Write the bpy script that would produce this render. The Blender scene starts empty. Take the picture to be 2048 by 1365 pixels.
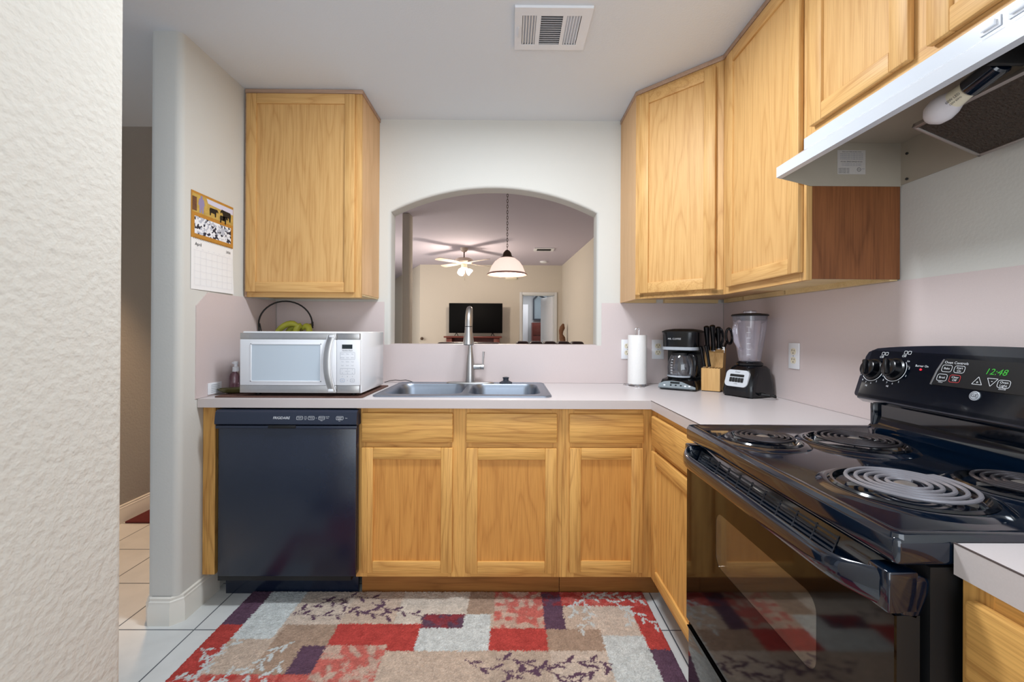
import bpy, bmesh, math, random
import numpy as np
from mathutils import Vector as V3, Matrix
from mathutils.geometry import tessellate_polygon
random.seed(7)
S = bpy.context.scene
C = S.collection
PI = math.pi

# ------------------------------------------------------------------ camera, light, exposure
CAMY, CAMH = -2.5286, 1.2134
cd = bpy.data.cameras.new('camera'); cam = bpy.data.objects.new('camera', cd); C.objects.link(cam)
cd.sensor_width = 36; cd.lens = 865.13*36/2048; cd.shift_y = -20.3/2048; cd.clip_start = .02
cam.matrix_world = Matrix.Translation((0, CAMY, CAMH)) @ Matrix.Rotation(-.0055, 4, 'Z') @ Matrix.Rotation(PI/2+.0012, 4, 'X') @ Matrix.Rotation(.0051, 4, 'Z')
S.camera = cam
S.view_settings.view_transform = 'Standard'; S.view_settings.look = 'None'
S.view_settings.gamma = 1; S.view_settings.use_curve_mapping = False
S.view_settings.exposure = -0.06
W = bpy.data.worlds.new('daylight'); S.world = W; W.use_nodes = True
W.node_tree.nodes['Background'].inputs[0].default_value = (.80, .87, 1.0, 1)
W.node_tree.nodes['Background'].inputs[1].default_value = .62

def light(name, kind, loc, power, color=(1, 1, 1), rot=(0, 0, 0), size=None, radius=.05):
    l = bpy.data.lights.new(name, kind); l.energy = power; l.color = color
    if kind == 'AREA':
        l.shape = 'RECTANGLE'; l.size, l.size_y = size
    else: l.shadow_soft_size = radius
    o = bpy.data.objects.new(name, l); C.objects.link(o); o.location = loc; o.rotation_euler = rot
    return o
light('kitchen_ceiling_light', 'AREA', (-.02, -1.06, 2.42), 33, (.88, .94, 1), size=(.55, .2))
light('kitchen_fill_light', 'AREA', (.1, -4.3, 1.4), 54, (.86, .93, 1), rot=(PI/2, 0, 0), size=(2.6, 2.0))  # added fill behind the camera, no window is built there
light('living_window_light', 'AREA', (-3.6, 5.2, 1.6), 60, (1, .95, .88), rot=(0, -PI/2, 0), size=(1.6, 3.0))
light('bedroom_light', 'AREA', (.6, 9.4, 2.4), 26, (.97, .98, 1), size=(1.5, 1.5))
h_ = light('hall_light', 'SPOT', (-1.95, .0, 2.42), 110, (1, .62, .34)); h_.data.spot_size = 1.0; h_.data.spot_blend = .6

# ------------------------------------------------------------------ materials
def lin(c):
    return tuple(((x/255)/12.92 if x/255 <= .04045 else ((x/255+.055)/1.055)**2.4) for x in c)
def nd(t, kind, **kw):
    n = t.nodes.new(kind)
    for k, v in kw.items():
        if k in n.inputs.keys(): n.inputs[k].default_value = v
        else: setattr(n, k, v)
    return n
def mat(name, rgb, rough=.5, metal=0, spec=.5, coat=0, emit=None, estr=0, bump=None, trans=0, var=None):
    m = bpy.data.materials.new(name); m.use_nodes = True; t = m.node_tree; b = t.nodes['Principled BSDF']
    c = lin(rgb) if max(rgb) > 1 else rgb
    b.inputs['Base Color'].default_value = (*c, 1); b.inputs['Roughness'].default_value = rough
    b.inputs['Metallic'].default_value = metal; b.inputs['Specular IOR Level'].default_value = spec
    b.inputs['Coat Weight'].default_value = coat; b.inputs['Coat Roughness'].default_value = .04
    b.inputs['Transmission Weight'].default_value = trans
    if emit: b.inputs['Emission Color'].default_value = (*lin(emit), 1); b.inputs['Emission Strength'].default_value = estr
    tc = nd(t, 'ShaderNodeTexCoord')
    if var:   # (scale, amount): gentle mottling
        n = nd(t, 'ShaderNodeTexNoise', Scale=var[0], Detail=4.0); t.links.new(tc.outputs['Object'], n.inputs['Vector'])
        mx = nd(t, 'ShaderNodeMix', data_type='RGBA'); t.links.new(n.outputs['Fac'], mx.inputs['Factor'])
        mx.inputs[6].default_value = (*[x*(1-var[1]) for x in c], 1); mx.inputs[7].default_value = (*[min(1, x*(1+var[1])) for x in c], 1)
        t.links.new(mx.outputs[2], b.inputs['Base Color'])
    if bump:  # (scale, strength, distance)
        n = nd(t, 'ShaderNodeTexNoise', Scale=bump[0], Detail=2.0); t.links.new(tc.outputs['Object'], n.inputs['Vector'])
        bn = nd(t, 'ShaderNodeBump', Strength=bump[1], Distance=bump[2]); t.links.new(n.outputs['Fac'], bn.inputs['Height'])
        t.links.new(bn.outputs['Normal'], b.inputs['Normal'])
    return m
def oak(name, light_c, dark_c, axis, rings=11, rough=.48):
    m = bpy.data.materials.new(name); m.use_nodes = True; t = m.node_tree; b = t.nodes['Principled BSDF']
    tc = nd(t, 'ShaderNodeTexCoord'); oi = nd(t, 'ShaderNodeObjectInfo')
    sc = nd(t, 'ShaderNodeVectorMath', operation='SCALE'); sc.inputs[0].default_value = (5.3, 3.7, 4.1); t.links.new(oi.outputs['Random'], sc.inputs['Scale'])
    ad = nd(t, 'ShaderNodeVectorMath', operation='ADD'); t.links.new(tc.outputs['Object'], ad.inputs[0]); t.links.new(sc.outputs[0], ad.inputs[1])
    def mp(al, ac):
        k = nd(t, 'ShaderNodeMapping'); k.inputs['Scale'].default_value = tuple(al if a == axis else ac for a in 'xyz'); t.links.new(ad.outputs[0], k.inputs['Vector']); return k
    a = mp(.8, 8)
    n = nd(t, 'ShaderNodeTexNoise', Scale=1.0, Detail=2.5, Roughness=.45, Distortion=.25); t.links.new(a.outputs[0], n.inputs['Vector'])
    mu = nd(t, 'ShaderNodeMath', operation='MULTIPLY'); mu.inputs[1].default_value = rings; t.links.new(n.outputs['Fac'], mu.inputs[0])
    fr = nd(t, 'ShaderNodeMath', operation='FRACT'); t.links.new(mu.outputs[0], fr.inputs[0])
    r = nd(t, 'ShaderNodeValToRGB'); t.links.new(fr.outputs[0], r.inputs[0])
    e = r.color_ramp.elements; e[0].position = 0; e[0].color = (.45, .45, .45, 1); e[1].position = 1; e[1].color = (.5, .5, .5, 1)
    for p, v in ((.12, .12), (.5, .0), (.8, .45), (.92, .95)): x = e.new(p); x.color = (v, v, v, 1)
    p = mp(6, 260)
    n2 = nd(t, 'ShaderNodeTexNoise', Scale=1.0, Detail=3.0, Roughness=.6); t.links.new(p.outputs[0], n2.inputs['Vector'])
    r2 = nd(t, 'ShaderNodeValToRGB'); t.links.new(n2.outputs['Fac'], r2.inputs[0]); r2.color_ramp.elements[0].position = .42; r2.color_ramp.elements[1].position = .68
    m1 = nd(t, 'ShaderNodeMath', operation='MULTIPLY'); m1.inputs[1].default_value = .42; t.links.new(r.outputs[0], m1.inputs[0])
    m2 = nd(t, 'ShaderNodeMath', operation='MULTIPLY_ADD'); m2.inputs[1].default_value = .42; t.links.new(r2.outputs[0], m2.inputs[0]); t.links.new(m1.outputs[0], m2.inputs[2])
    mx = nd(t, 'ShaderNodeMix', data_type='RGBA', clamp_factor=True); t.links.new(m2.outputs[0], mx.inputs['Factor'])
    mx.inputs[6].default_value = (*lin(light_c), 1); mx.inputs[7].default_value = (*lin(dark_c), 1)
    t.links.new(mx.outputs[2], b.inputs['Base Color']); b.inputs['Roughness'].default_value = rough; b.inputs['Specular IOR Level'].default_value = .3
    return m
UL, UD = (218, 174, 112), (176, 124, 66)
BL, BD = (233, 180, 102), (160, 102, 46)
oakU = {a: oak('oak_upper_'+a, UL, UD, a) for a in 'xyz'}
oakUp = oak('oak_upper_panel', (216, 172, 112), (182, 132, 74), 'z', 11)
oakB = {a: oak('oak_base_'+a, BL, BD, a) for a in 'xyz'}
oakBp = oak('oak_base_panel', (220, 158, 82), (176, 112, 50), 'z', 10)
oakS = oak('oak_side_veneer', (222, 180, 132), (196, 150, 102), 'z', 3)
oakD = oak('oak_stained_side', (142, 88, 52), (92, 52, 28), 'z', 7)
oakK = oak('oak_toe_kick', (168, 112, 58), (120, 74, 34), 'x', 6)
oakT = oak('oak_weathered_strip', (190, 158, 134), (150, 116, 94), 'x', 4)
woodC = oak('pale_cabinet_bottom', (226, 200, 150), (200, 168, 112), 'x', 3)
woodK = oak('knife_block_wood', (230, 186, 124), (190, 138, 78), 'z', 4)
M_wall = mat('wall_paint', (213, 212, 206), .75, spec=.25, bump=(105, .13, .003))
M_wallr = mat('wall_paint_near', (208, 205, 197), .75, spec=.25, bump=(66, .55, .006))
M_ceil = mat('ceiling_paint', (224, 229, 234), .85, spec=.2, bump=(120, .2, .003))
M_liv = mat('living_wall_paint', (207, 199, 186), .8, spec=.2, bump=(75, .3, .004))
M_livc = mat('living_ceiling_paint', (196, 188, 200), .85, spec=.2)
M_hall = mat('hall_wall_paint', (172, 168, 160), .8, spec=.2, bump=(75, .4, .005))
M_bed = mat('bedroom_paint', (196, 198, 200), .8)
M_trim = mat('white_trim_paint', (232, 229, 220), .45)
M_lam = mat('pinkish_grey_laminate', (211, 197, 195), .42, var=(420, .05))
M_ct = mat('pale_grey_countertop_laminate', (214, 206, 206), .32, var=(420, .05))
M_cte = mat('countertop_edge_laminate', (204, 194, 191), .4, var=(420, .05))
M_black = mat('black_enamel', (5, 18, 34), .09, coat=.6, spec=.6)  # black enamel with the blue tint of reflected light mixed into its colour
M_blackd = mat('black_oven_glass', (8, 7, 7), .06, spec=.45)
M_blackp = mat('black_plastic', (10, 12, 17), .2)
M_blackm = mat('matte_black', (13, 13, 15), .55)
M_dw = mat('dishwasher_black', (21, 30, 48), .24, spec=.6, var=(30, .12))
M_dwc = mat('dishwasher_panel_black', (34, 42, 60), .35)
M_coil = mat('burner_coil_metal', (70, 66, 70), .35, metal=.6)
M_coilg = mat('burner_coil_grey', (140, 138, 145), .4, metal=.3)
M_pan = mat('black_drip_pan', (10, 14, 22), .12, coat=.6)
M_steel = mat('brushed_steel', (190, 188, 186), .34, metal=1, var=(90, .06))
M_sink = mat('sink_steel', (150, 159, 172), .36, metal=1, var=(60, .05))
M_chrome = mat('chrome', (225, 225, 228), .1, metal=1)
M_silverp = mat('silver_plastic', (168, 174, 182), .4)
M_whitep = mat('white_plastic', (236, 238, 242), .25, spec=.5)
M_whiteg = mat('white_glossy_paint', (238, 240, 244), .16, spec=.6)
M_mwin = mat('microwave_window', (198, 210, 220), .15, spec=.6)
M_hood = mat('white_hood_enamel', (204, 209, 217), .2, spec=.6)
M_hoodin = mat('hood_inside_shaded_paint', (174, 164, 148), .5, var=(9, .1))  # grimy off-white paint, darkened to imitate shade under the hood
M_paper = mat('paper', (240, 240, 240), .9, spec=.1)
M_towel = mat('paper_towel', (242, 241, 239), .95, spec=.05, bump=(160, .5, .003))
M_ink = mat('dark_ink', (40, 42, 50), .6)
M_inkg = mat('grey_ink', (128, 134, 150), .6)
M_inkb = mat('blue_ink', (88, 128, 190), .6)
M_inkw = mat('white_ink', (225, 228, 232), .5)
M_inkr = mat('red_ink', (190, 50, 55), .5)
M_grn = mat('green_display', (20, 90, 24), .5, emit=(60, 200, 50), estr=.55)
M_redl = mat('red_lamp', (220, 30, 50), .4, emit=(255, 40, 60), estr=.9)
M_disp = mat('dark_display', (34, 44, 48), .2)
M_brown = mat('brown_woven_mat', (98, 68, 58), .9, bump=(260, 1, .003), var=(120, .25))
M_brz = mat('dark_bronze_metal', (92, 74, 60), .4, metal=.7)
M_redw = mat('red_brown_wood', (104, 48, 40), .35, var=(14, .25))
M_leather = mat('dark_brown_leather', (46, 26, 30), .35)
M_screen = mat('black_screen', (2, 2, 3), .6, spec=.1)
M_olive = mat('olive_glaze', (92, 88, 52), .2, var=(20, .4))
M_banana = mat('green_yellow_banana_skin', (182, 184, 66), .45, var=(18, .25))
M_btip = mat('banana_tip', (120, 110, 50), .6)
M_lampg = mat('lamp_glass_glow', (255, 235, 225), .4, emit=(255, 222, 208), estr=.95)
M_bulb = mat('glowing_bulb', (255, 240, 220), .4, emit=(255, 236, 210), estr=14)
M_ledb = mat('frosted_bulb', (226, 222, 226), .35)
M_cream = mat('cream_plastic', (232, 224, 200), .4)
M_filter = mat('greasy_mesh_filter', (64, 54, 46), .5, metal=.3, bump=(150, 1, .008), var=(150, .75))
M_alu = mat('dull_aluminium', (170, 164, 160), .4, metal=.8)
M_grey = mat('dark_grey_rubber', (50, 56, 66), .5)
M_mirror = mat('mirror_glass', (150, 164, 172), .1)
M_gold = mat('ochre_paper', (190, 134, 50), .8, var=(40, .15))
M_grass = mat('dry_grass_print', (196, 164, 84), .8, var=(60, .35))
M_sky = mat('pale_sky_print', (214, 212, 232), .8)
M_lav = mat('lavender_print', (150, 140, 178), .8)
def bwmat():
    m = mat('black_white_print', (200, 200, 210), .8); t = m.node_tree; b = t.nodes['Principled BSDF']
    tc = nd(t, 'ShaderNodeTexCoord'); n = nd(t, 'ShaderNodeTexVoronoi', Scale=95.0); t.links.new(tc.outputs['Object'], n.inputs['Vector'])
    r = nd(t, 'ShaderNodeValToRGB'); t.links.new(n.outputs['Color'], r.inputs[0]); r.color_ramp.interpolation = 'CONSTANT'
    e = r.color_ramp.elements; e[0].color = (.03, .03, .05, 1); e[1].position = .35; e[1].color = (.5, .53, .62, 1); x = e.new(.55); x.color = (.85, .87, .92, 1)
    t.links.new(r.outputs[0], b.inputs['Base Color']); return m
M_bw = bwmat()
M_wood2 = mat('driftwood', (110, 74, 50), .8, bump=(40, 1, .01), var=(25, .4))
M_matred = mat('dark_red_mat', (96, 34, 34), .95, var=(60, .2))
def clear(name, tint, gloss=.12, haze=.12, hazec=(230, 225, 240)):
    m = bpy.data.materials.new(name); m.use_nodes = True; t = m.node_tree; t.nodes.clear()
    o = nd(t, 'ShaderNodeOutputMaterial'); tr = nd(t, 'ShaderNodeBsdfTransparent'); tr.inputs[0].default_value = (*tint, 1)
    g = nd(t, 'ShaderNodeBsdfGlossy'); g.inputs['Roughness'].default_value = .04
    d = nd(t, 'ShaderNodeBsdfDiffuse'); d.inputs[0].default_value = (*lin(hazec), 1)
    lw = nd(t, 'ShaderNodeLayerWeight'); lw.inputs['Blend'].default_value = .35
    a = nd(t, 'ShaderNodeMixShader'); a.inputs[0].default_value = haze; t.links.new(tr.outputs[0], a.inputs[1]); t.links.new(d.outputs[0], a.inputs[2])
    k = nd(t, 'ShaderNodeMath', operation='MULTIPLY_ADD', use_clamp=True); k.inputs[1].default_value = .6; k.inputs[2].default_value = gloss; t.links.new(lw.outputs['Fresnel'], k.inputs[0])
    f = nd(t, 'ShaderNodeMixShader'); t.links.new(k.outputs[0], f.inputs[0]); t.links.new(a.outputs[0], f.inputs[1]); t.links.new(g.outputs[0], f.inputs[2]); t.links.new(f.outputs[0], o.inputs[0])
    return m
M_jar = clear('clear_jar_plastic', (.95, .94, .98), .06, .2)
M_glass = clear('carafe_glass', (.80, .84, .88), .10, .05)
M_ovw = clear('oven_window_glass', (.55, .50, .44), .16, .10, (160, 148, 128))  # diffuse haze brightens the pane in place of reflections inside the glass
M_pink = clear('pink_bottle_plastic', (.80, .62, .68), .06, .2, (190, 140, 155))
def tilemat():
    m = mat('floor_tile', (222, 226, 226), .32); t = m.node_tree; b = t.nodes['Principled BSDF']
    tc = nd(t, 'ShaderNodeTexCoord'); mp = nd(t, 'ShaderNodeMapping'); mp.inputs['Location'].default_value = (1.269+.3208*20, .7719+.3208*20, 0)
    t.links.new(tc.outputs['Object'], mp.inputs['Vector']); sx = nd(t, 'ShaderNodeSeparateXYZ'); t.links.new(mp.outputs[0], sx.inputs[0])
    outs = []
    for ax in (0, 1):
        d = nd(t, 'ShaderNodeMath', operation='DIVIDE'); d.inputs[1].default_value = .3208; t.links.new(sx.outputs[ax], d.inputs[0])
        f = nd(t, 'ShaderNodeMath', operation='FRACT'); t.links.new(d.outputs[0], f.inputs[0])
        p = nd(t, 'ShaderNodeMath', operation='PINGPONG'); p.inputs[1].default_value = .5; t.links.new(f.outputs[0], p.inputs[0]); outs.append(p)
    mn = nd(t, 'ShaderNodeMath', operation='MINIMUM'); t.links.new(outs[0].outputs[0], mn.inputs[0]); t.links.new(outs[1].outputs[0], mn.inputs[1])
    lt = nd(t, 'ShaderNodeMath', operation='LESS_THAN'); lt.inputs[1].default_value = .0085; t.links.new(mn.outputs[0], lt.inputs[0])
    n = nd(t, 'ShaderNodeTexNoise', Scale=9.0, Detail=6.0); t.links.new(tc.outputs['Object'], n.inputs['Vector'])
    a = nd(t, 'ShaderNodeMix', data_type='RGBA'); t.links.new(n.outputs['Fac'], a.inputs['Factor']); a.inputs[6].default_value = (*lin((206, 209, 208)), 1); a.inputs[7].default_value = (*lin((232, 234, 232)), 1)
    g = nd(t, 'ShaderNodeMix', data_type='RGBA'); t.links.new(lt.outputs[0], g.inputs['Factor']); t.links.new(a.outputs[2], g.inputs[6]); g.inputs[7].default_value = (*lin((92, 98, 106)), 1)
    t.links.new(g.outputs[2], b.inputs['Base Color'])
    bp = nd(t, 'ShaderNodeBump', Strength=.5, Distance=.003); bp.invert = True; t.links.new(lt.outputs[0], bp.inputs['Height']); t.links.new(bp.outputs[0], b.inputs['Normal'])
    return m
M_tile = tilemat()
def rugmat():
    m = mat('rug_pile', (190, 160, 140), .95, spec=.05); t = m.node_tree; b = t.nodes['Principled BSDF']
    a = nd(t, 'ShaderNodeVertexColor', layer_name='pattern'); tc = nd(t, 'ShaderNodeTexCoord')
    n = nd(t, 'ShaderNodeTexNoise', Scale=330.0, Detail=3.0); t.links.new(tc.outputs['Object'], n.inputs['Vector'])
    r = nd(t, 'ShaderNodeMapRange'); r.inputs[3].default_value = .55; r.inputs[4].default_value = 1.25; t.links.new(n.outputs['Fac'], r.inputs[0])
    mx = nd(t, 'ShaderNodeMix', data_type='RGBA', blend_type='MULTIPLY'); mx.inputs['Factor'].default_value = 1; t.links.new(a.outputs[0], mx.inputs[6]); t.links.new(r.outputs[0], mx.inputs[7])
    t.links.new(mx.outputs[2], b.inputs['Base Color'])
    bp = nd(t, 'ShaderNodeBump', Strength=.8, Distance=.004); t.links.new(n.outputs['Fac'], bp.inputs['Height']); t.links.new(bp.outputs[0], b.inputs['Normal'])
    return m

# ------------------------------------------------------------------ mesh builder
class Fr:   # frame: origin, u, v, n
    def __init__(s, O, U, V):
        s.O = V3(O); s.U = V3(U).normalized(); s.V = V3(V).normalized(); s.N = s.U.cross(s.V).normalized()
    def __call__(s, u, v, n=0): return s.O+s.U*u+s.V*v+s.N*n
ID = Fr((0, 0, 0), (1, 0, 0), (0, 1, 0))
def rrect(cx, cy, w, h, r, n=5):
    p = []
    for k, (sx, sy) in enumerate(((1, 1), (-1, 1), (-1, -1), (1, -1))):
        for i in range(n+1):
            a = PI/2*(k+i/n); p.append((cx+sx*(w/2-r)+r*math.cos(a), cy+sy*(h/2-r)+r*math.sin(a)))
    return p
class B:
    def __init__(s): s.v = []; s.f = []; s.m = []
    def add(s, vs, fs, m=0):
        o = len(s.v); s.v += [V3(v) for v in vs]
        for f in fs: s.f.append([o+i for i in f]); s.m.append(m)
        return s
    def box(s, x0, x1, y0, y1, z0, z1, m=0, r=0, F=ID, seg=2):
        b = bmesh.new(); bmesh.ops.create_cube(b, size=1)
        for v in b.verts: v.co = V3((x0+(v.co.x+.5)*(x1-x0), y0+(v.co.y+.5)*(y1-y0), z0+(v.co.z+.5)*(z1-z0)))
        if r: bmesh.ops.bevel(b, geom=b.edges[:], offset=r, segments=seg, profile=.5, affect='EDGES')
        b.verts.index_update(); s.add([F(*v.co) for v in b.verts], [[v.index for v in f.verts] for f in b.faces], m); b.free(); return s
    def plate(s, outer, holes, F, d0, d1, m=0, ms=None):
        loops = [outer]+list(holes); pts = [p for l in loops for p in l]; n = len(pts)
        tri = tessellate_polygon([[V3((p[0], p[1], 0)) for p in l] for l in loops])
        s.add([F(p[0], p[1], d0) for p in pts]+[F(p[0], p[1], d1) for p in pts], [list(t) for t in tri]+[[i+n for i in t] for t in tri], m)
        o = 0; ms = m if ms is None else ms; base = len(s.v)-2*n
        for l in loops:
            k = len(l)
            for i in range(k):
                j = (i+1) % k; s.f.append([base+o+i, base+o+j, base+n+o+j, base+n+o+i]); s.m.append(ms)
            o += k
        return s
    def prism(s, poly, F, d0, d1, m=0): return s.plate(poly, [], F, d0, d1, m)
    def loft(s, loops, m=0, cap0=False, cap1=False, closed=True):
        k = len(loops[0]); vs = [p for l in loops for p in l]; fs = []
        for a in range(len(loops)-1):
            for i in range(k if closed else k-1):
                j = (i+1) % k; fs.append([a*k+i, a*k+j, a*k+k+j, a*k+k+i])
        if cap0: fs.append(list(range(k)))
        if cap1: fs.append([(len(loops)-1)*k+i for i in range(k)])
        return s.add(vs, fs, m)
    def lathe(s, prof, O=(0, 0, 0), A=(0, 0, 1), m=0, n=32, cap0=False, cap1=False, sx=1, sy=1):
        A = V3(A).normalized(); X = A.orthogonal().normalized(); Y = A.cross(X); O = V3(O)
        if abs(A.z) > .99: X = V3((1, 0, 0)); Y = V3((0, 1, 0))
        return s.loft([[O+A*h+X*(r*sx*math.cos(2*PI*i/n))+Y*(r*sy*math.sin(2*PI*i/n)) for i in range(n)] for r, h in prof], m, cap0, cap1)
    def cyl(s, p, q, r, m=0, n=20, r2=None):
        p, q = V3(p), V3(q); L = (q-p).length
        return s.lathe([(r, 0), (r if r2 is None else r2, L)], p, q-p, m, n, True, True)
    def tube(s, pts, r, m=0, n=10, closed=False, sy=1):
        P = [V3(p) for p in pts]; L = len(P); R = r if isinstance(r, (list, tuple)) else [r]*L
        T = [((P[(i+1) % L] if closed or i < L-1 else P[i])-(P[i-1] if closed or i > 0 else P[i])).normalized() for i in range(L)]
        X = T[0].orthogonal().normalized(); loops = []
        if abs(T[0].z) < .9: X = V3((0, 0, 1)); X = (X-T[0]*X.dot(T[0])).normalized()
        for i in range(L):
            X = (X-T[i]*X.dot(T[i])).normalized(); Y = T[i].cross(X)
            loops.append([P[i]+X*(R[i]*math.cos(2*PI*k/n))+Y*(R[i]*sy*math.sin(2*PI*k/n)) for k in range(n)])
        if closed: return s.loft(loops+[loops[0]], m)
        return s.loft(loops, m, True, True)
    def ball(s, c, r, m=0, n=20, sz=1): return s.lathe([(max(1e-5, r*math.sin(PI*i/12)), -r*sz*math.cos(PI*i/12)) for i in range(13)], c, m=m, n=n)
    def text(s, txt, size, F, u=0, v=0, n=.0006, m=0, align='CENTER', sx=1, shear=0):
        c = bpy.data.curves.new('t', 'FONT'); c.body = txt; c.size = size; c.align_x = align; c.align_y = 'CENTER'; c.resolution_u = 2; c.shear = shear
        o = bpy.data.objects.new('t', c); C.objects.link(o); me = o.to_mesh()
        s.add([F(u+p.co.x*sx, v+p.co.y, n) for p in me.vertices], [list(p.vertices) for p in me.polygons], m)
        o.to_mesh_clear(); bpy.data.objects.remove(o); bpy.data.curves.remove(c); return s
    def flat(s, poly, F, n=.0006, m=0): return s.plate(poly, [], F, n-.0003, n, m)
    def outline(s, poly, F, w=.0008, n=.0006, m=0):
        k = len(poly)
        for i in range(k):
            a, b = V3((*poly[i], 0)), V3((*poly[(i+1) % k], 0)); d = (b-a); L = d.length
            if L < 1e-6: continue
            d /= L; q = V3((-d.y, d.x, 0))*(w/2)
            s.add([F(p.x, p.y, n) for p in (a-q, b-q, b+q, a+q)], [[0, 1, 2, 3]], m)
        return s
    def make(s, name, mats, parent=None, local=False, angle=40, smooth=True, org=None):
        me = bpy.data.meshes.new(name); sh = V3((0, 0, 0))
        if parent is not None and not local: sh = V3(ORG[parent.name])
        if org is not None: sh = V3(org)
        me.from_pydata([v-sh for v in s.v], [], s.f)
        if not isinstance(mats, (list, tuple)): mats = [mats]
        for k in mats: me.materials.append(k)
        me.polygons.foreach_set('material_index', [min(i, len(mats)-1) for i in s.m])
        b = bmesh.new(); b.from_mesh(me); bmesh.ops.remove_doubles(b, verts=b.verts[:], dist=1e-6); bmesh.ops.recalc_face_normals(b, faces=b.faces[:])
        if smooth:
            for f in b.faces: f.smooth = True
            for e in b.edges:
                if len(e.link_faces) != 2 or e.calc_face_angle(9) > math.radians(angle): e.smooth = False
        b.to_mesh(me); b.free()
        o = bpy.data.objects.new(name, me); C.objects.link(o)
        if parent is not None: o.parent = parent; ORG[o.name] = ORG[parent.name]
        else:
            ORG[o.name] = tuple(sh)
            if org is not None: o.location = org
        return o
ORG = {}
def tag(o, label, cat, group=None):
    o['label'] = label; o['category'] = cat
    if group: o['group'] = group
    return o
def thing(name, label, cat, loc=(0, 0, 0), rz=0, group=None):
    o = bpy.data.objects.new(name, None); C.objects.link(o); o.empty_display_size = .05
    o.location = loc; o.rotation_euler = (0, 0, rz); ORG[o.name] = tuple(loc)
    return tag(o, label, cat, group)
def struct(o): o['kind'] = 'structure'; return o

XL, XR, ZC, ZU, CT = -1.3625, 1.2553, 2.449, 1.383, .912
XZ = Fr((0, 0, 0), (1, 0, 0), (0, 0, 1))          # n = -y
YZ = Fr((0, 0, 0), (0, 1, 0), (0, 0, 1))          # n = +x
YZm = Fr((0, 0, 0), (0, -1, 0), (0, 0, 1))        # n = -x, u = -y

# ------------------------------------------------------------------ structure
struct(B().box(-4.5, 2.5, -4.6, 12, -.08, 0).make('floor', M_tile))
struct(B().box(-3.4, 1.4, -4.6, .115, ZC, ZC+.1).make('ceiling', M_ceil))
struct(B().box(-3.8, 2.2, .115, 11, 2.72, 2.82).make('ceiling_living', M_livc))
def arcp(x0, x1, zs, za, n=24):
    c = (x1-x0)/2; s = za-zs; R = (c*c+s*s)/(2*s); a = math.asin(c/R)
    return [((x0+x1)/2+R*math.sin(-a+2*a*i/n), za-R+R*math.cos(-a+2*a*i/n)) for i in range(n+1)]
ax0, ax1 = -.697, .508
hole = [(ax0, 1.134)]+arcp(ax0, ax1, 1.909, 2.053)+[(ax1, 1.134)]
def grow(h, d):
    return [(ax0-d, 1.134-.0)]+arcp(ax0-d, ax1+d, 1.909+d*.4, 2.053+d)+[(ax1+d, 1.134)]
bw = B(); r = .018
outer = [(XL-.14, 0), (XR+.1, 0), (XR+.1, 2.8), (XL-.14, 2.8)]
# wall faces with a bullnosed opening edge
h0 = grow(hole, r); n0 = len(h0)
for yy in (0, .115):
    pts = outer+h0; tri = tessellate_polygon([[V3((*p, 0)) for p in outer], [V3((*p, 0)) for p in h0]])
    bw.add([(p[0], yy, p[1]) for p in pts], [list(t) for t in tri])
loops = []
for k in range(7):
    a = PI/2*k/6; d = r*(1-math.sin(a)); loops.append([(p[0], r*(1-math.cos(a)), p[1]) for p in grow(hole, d)])
for k in range(7):
    a = PI/2*(1-k/6); d = r*(1-math.sin(a)); loops.append([(p[0], .115-r*(1-math.cos(a)), p[1]) for p in grow(hole, d)])
bw.loft(loops)
for i in range(4):
    a, b = outer[i], outer[(i+1) % 4]; bw.add([(a[0], 0, a[1]), (b[0], 0, b[1]), (b[0], .115, b[1]), (a[0], .115, a[1])], [[0, 1, 2, 3]])
wb = struct(bw.make('wall_back', M_wall, angle=50))
# left wall with a bullnosed end
def bull(x0, x1, y0, y1, r, n=6):
    p = [(x1, y1), (x0, y1)]
    p += [(x0+r-r*math.cos(PI/2*i/n), y0+r-r*math.sin(PI/2*i/n)) for i in range(n+1)]
    p += [(x1-r+r*math.sin(PI/2*i/n), y0+r-r*math.cos(PI/2*i/n)) for i in range(n+1)]
    return p
struct(B().prism(bull(XL-.133, XL, -.735, .0, .028), ID, 0, ZC).make('wall_left', M_wall))
nw = bull(-.93, -.80, -4.4, -1.622, .022)
nw = [(-.80, -4.4), (-.93, -4.4)]+[(-.93+.02-.02*math.cos(PI/2*i/6), -1.622-.02+.02*math.sin(PI/2*i/6)) for i in range(7)]+[(-.80-.02+.02*math.sin(PI/2*i/6), -1.622-.02+.02*math.cos(PI/2*i/6)) for i in range(7)]
struct(B().prism(nw, ID, 0, ZC).make('wall_near', M_wallr))
struct(B().box(XR, XR+.12, -4.6, .115, 0, ZC).make('wall_right', M_wall))
# hall beyond the left opening
struct(B().box(-2.56, -2.43, -.6, 3.2, 0, 2.72).make('wall_hall', M_hall))
struct(B().box(-3.4, -2.43, -.72, -.6, 0, ZC).make('wall_hall_front', M_hall))
def bbprof(): return [(0, 0), (.016, 0), (.016, .075), (.012, .082), (.012, .094), (.008, .098), (.008, .108), (0, .112)]
b = B()
path = [(XL, -.50), (XL, -.710), (XL-.028, -.738), (XL-.105, -.738), (XL-.133, -.710), (XL-.133, 0)]
nr = [(1, 0), (.92, -.38), (.38, -.92), (-.38, -.92), (-.92, -.38), (-1, 0)]
b.loft([[(p[0]+q[0]*d, p[1]+q[1]*d, z) for d, z in bbprof()] for p, q in zip(path, nr)], closed=False)
struct(b.make('baseboard_left', M_trim, angle=30))
struct(B().loft([[(-2.43+d, y, z) for d, z in bbprof()] for y in (-.6, 3.2)], closed=False).make('baseboard_hall', M_trim, angle=30))
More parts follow.
